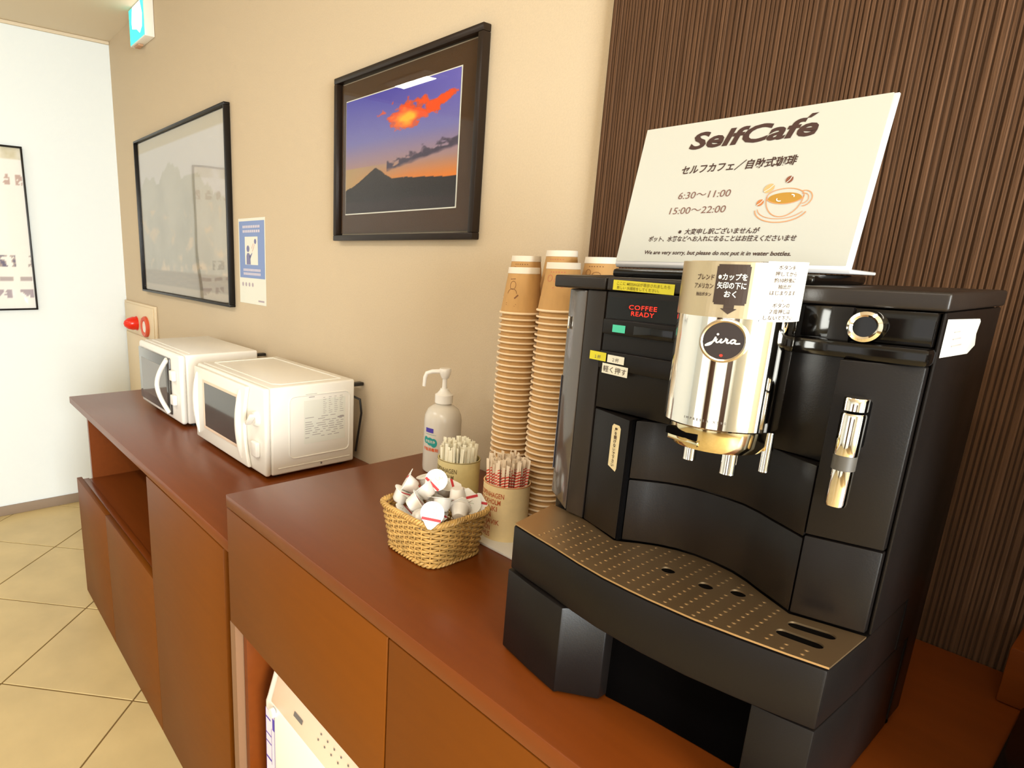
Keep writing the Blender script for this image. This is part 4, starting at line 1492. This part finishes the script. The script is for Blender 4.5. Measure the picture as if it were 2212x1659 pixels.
fl.text('ブレンド', -.0215, 1.4590, .0052, .012, width=.0150).text('アメリカン', -.0225, 1.4520, .0050, .012, width=.0170).text('抽出ボタン', -.0215, 1.4458, .0034, .012, width=.0135)
fl.lay('label_lettering', M_INK, lf, cyl(SR + .0009))
fl = Flat()
for k, s_ in enumerate(('ボタンを', '押してから', '約10秒後に', '抽出が', 'はじまります', '。', 'ボタンの', '２度押しは', 'しないで下さい')):
    fl.text(s_, .0385, 1.4685 - k * .0049, .0040, .008)
fl.lay('label_lettering', M_INK, wl_, cyl(SR + .0012))
fl = Flat().text('IMPRESSA XS90', -.006, 1.3405, .0030, .0, spacing=1.8, width=.034)
fl.lay('housing_lettering', M_INK2, CM, cyl(SR + .0003))
# torn paper sticker on the side
fl = Flat().poly([(-.4020, 1.4065), (-.3165, 1.4040), (-.2960, 1.4100), (-.3010, 1.4200), (-.2955, 1.4300), (-.3000, 1.4325), (-.4020, 1.4355)])
ps = fl.lay('paper_sticker', M_PAPER, CM, lambda a, b_: (XB + .0010, a, b_))
fl = Flat()
for k in range(3):
    fl.rect(-.375, 1.413 + k * .0055, -.345 - .006 * k, 1.4142 + k * .0055)
fl.lay('sticker_lettering', M_INKL, ps, lambda a, b_: (XB + .0013, a, b_))

# ---------------------------------------------------------------- self-service sign on top of the machine
SG = thing('counter_sign', 'white acrylic sign reading SelfCafé leaning on top of the coffee machine', 'sign', (-.024, -.32, 1.4645))
s0, s1, sy0, sz0, sy1, sz1 = -.1425, .0950, -.3400, 1.4680, -.3045, 1.6215
acr = [(sy0 - .0015, sz0 + .002), (sy0 + .001, sz0 - .0020), (-.2700, 1.4650), (-.2700, 1.4680), (sy0 + .004, sz0 + .0022), (sy1 + .003, sz1), (sy1, sz1 + .0006)]
obj('acrylic_stand', prism(acr, s0, s1, 'x', b=.0006, seg=1), mat('white_acrylic', '#d6d3d2', 0.15, spec=0.5), SG)
SL = math.hypot(sy1 - sy0, sz1 - sz0)
dy, dz = (sy1 - sy0) / SL, (sz1 - sz0) / SL


def sgn(off):
    return lambda u, v: (s0 + u, sy0 + dy * v - dz * off - .0016, sz0 + dz * v + dy * off + .001)


fl = Flat().rect(.0005, .004, .2340, SL - .0005)
pg = fl.lay('paper_sheet', M_SIGNP, SG, sgn(.0006))
fl = Flat().text('SelfCafe', .1190, .1280, .0240, .032, .22, width=.1240)
fl.poly([(.1690, .1448), (.1725, .1448), (.1785, .1488), (.1725, .1488)])
fl.text('セルフカフェ／自助式珈琲', .1130, .1015, .0102, .024, .15, width=.1150)
fl.lay('title_lettering', M_INK, pg, sgn(.0009))
fl = Flat().text('6:30～11:00', .0870, .0735, .0105, .0, .10, width=.0560).text('15:00～22:00', .0835, .0570, .0105, .0, .10, width=.0610)
fl.lay('hours_lettering', mat('hours_ink', '#6f4a40', 0.7), pg, sgn(.0009))
fl = Flat().text('※  大変申し訳ございませんが', .1110, .0350, .0066, .018, .12, width=.0840)
fl.text('ポット、水筒などへお入れになることはお控えくださいませ', .1120, .0272, .0066, .018, .12, width=.1520)
fl.text('We are very sorry, but please do not put it in water bottles.', .1110, .0125, .0060, .02, .15, width=.1520)
fl.lay('note_lettering', M_INK, pg, sgn(.0009))
# printed cup drawing
M_COF = mat('coffee_ink', '#a87c28', 0.7)
M_ORL = mat('line_ink', '#d08a5a', 0.7)
ux, uy = .1680, .0640
fl = Flat()
fl.arc(ux, uy + .0065, .0165, .0075, 0, 2 * PI, .0008, 32)
fl.arc(ux, uy + .0065, .0165, .0200, PI, 2 * PI, .0008, 24)
fl.arc(ux + .0165, uy + .0035, .0075, .0075, -1.5, 1.9, .0008, 16).arc(ux + .0160, uy + .0035, .0050, .0050, -1.5, 1.9, .0006, 14)
fl.arc(ux - .001, uy - .0060, .0235, .0130, PI + .05, 2 * PI - .25, .0009, 26).arc(ux - .001, uy - .0045, .0215, .0110, PI + .1, 2 * PI - .4, .0006, 22)
fl.lay('cup_outline', M_ORL, pg, sgn(.0010))
fl = Flat().ellipse(ux, uy + .0045, .0150, .0055)
cf = fl.lay('coffee_fill', M_COF, pg, sgn(.0009))
fl = Flat().arc(ux - .004, uy + .0035, .0028, .0018, 2.6, 5.2, .0010, 10).arc(ux + .006, uy + .0060, .0022, .0015, -.6, 1.8, .0010, 10)
fl.lay('coffee_glint', M_PAPER, cf, sgn(.0012))
for (a, b_, c_, d_, r_, m_) in ((ux - .0165, uy + .0150, .0052, .0040, .7, mat('bean_tan', '#dfa06a', 0.7)), (ux + .000, uy + .0225, .0036, .0030, 1.0, mat('bean_brown', '#7d4630', 0.7)), (ux - .0215, uy + .0010, .0036, .0030, .8, mat('bean_mid', '#b5703e', 0.7))):
    fl = Flat().ellipse(a, b_, c_, d_, r_)
    bn = fl.lay('printed_bean', m_, pg, sgn(.0010))
    fl = Flat().stroke([(a - c_ * math.cos(r_), b_ - c_ * math.sin(r_)), (a + .0006, b_ - .0004), (a + c_ * math.cos(r_), b_ + c_ * math.sin(r_))], .0006)
    fl.lay('bean_crease', M_PAPER, bn, sgn(.0013))

# ---------------------------------------------------------------- counter end: upstand and neighbouring appliance
bl = obj('wood_block', box(.2385, .62, -.100, -.024, H2 + .0005, 1.073, .002), M_WOOD)
tag(bl, 'red-brown wooden upstand against the reeded wall past the machine', 'wood block')
ap = thing('drink_dispenser', 'black dispenser with a chrome post at the counter end', 'dispenser', (.42, -.28, H2))
obj('base_plate', box(.2600, .60, -.46, -.1100, H2 + .0005, H2 + .012, .003), M_GLOSSB, ap)
obj('column', box(.345, .58, -.40, -.13, H2 + .0122, 1.42, .008, 3), M_PLAST, ap)
obj('post', lathe([(0, H2 + .0122), (.0045, H2 + .0122), (.0045, 1.38), (0, 1.38)], 20, (.2905, -.300, 0)), M_CHROME, ap)
obj('post_arm', box(.290, .3455, -.304, -.296, 1.3700, 1.3790, .002), M_CHROME, ap)
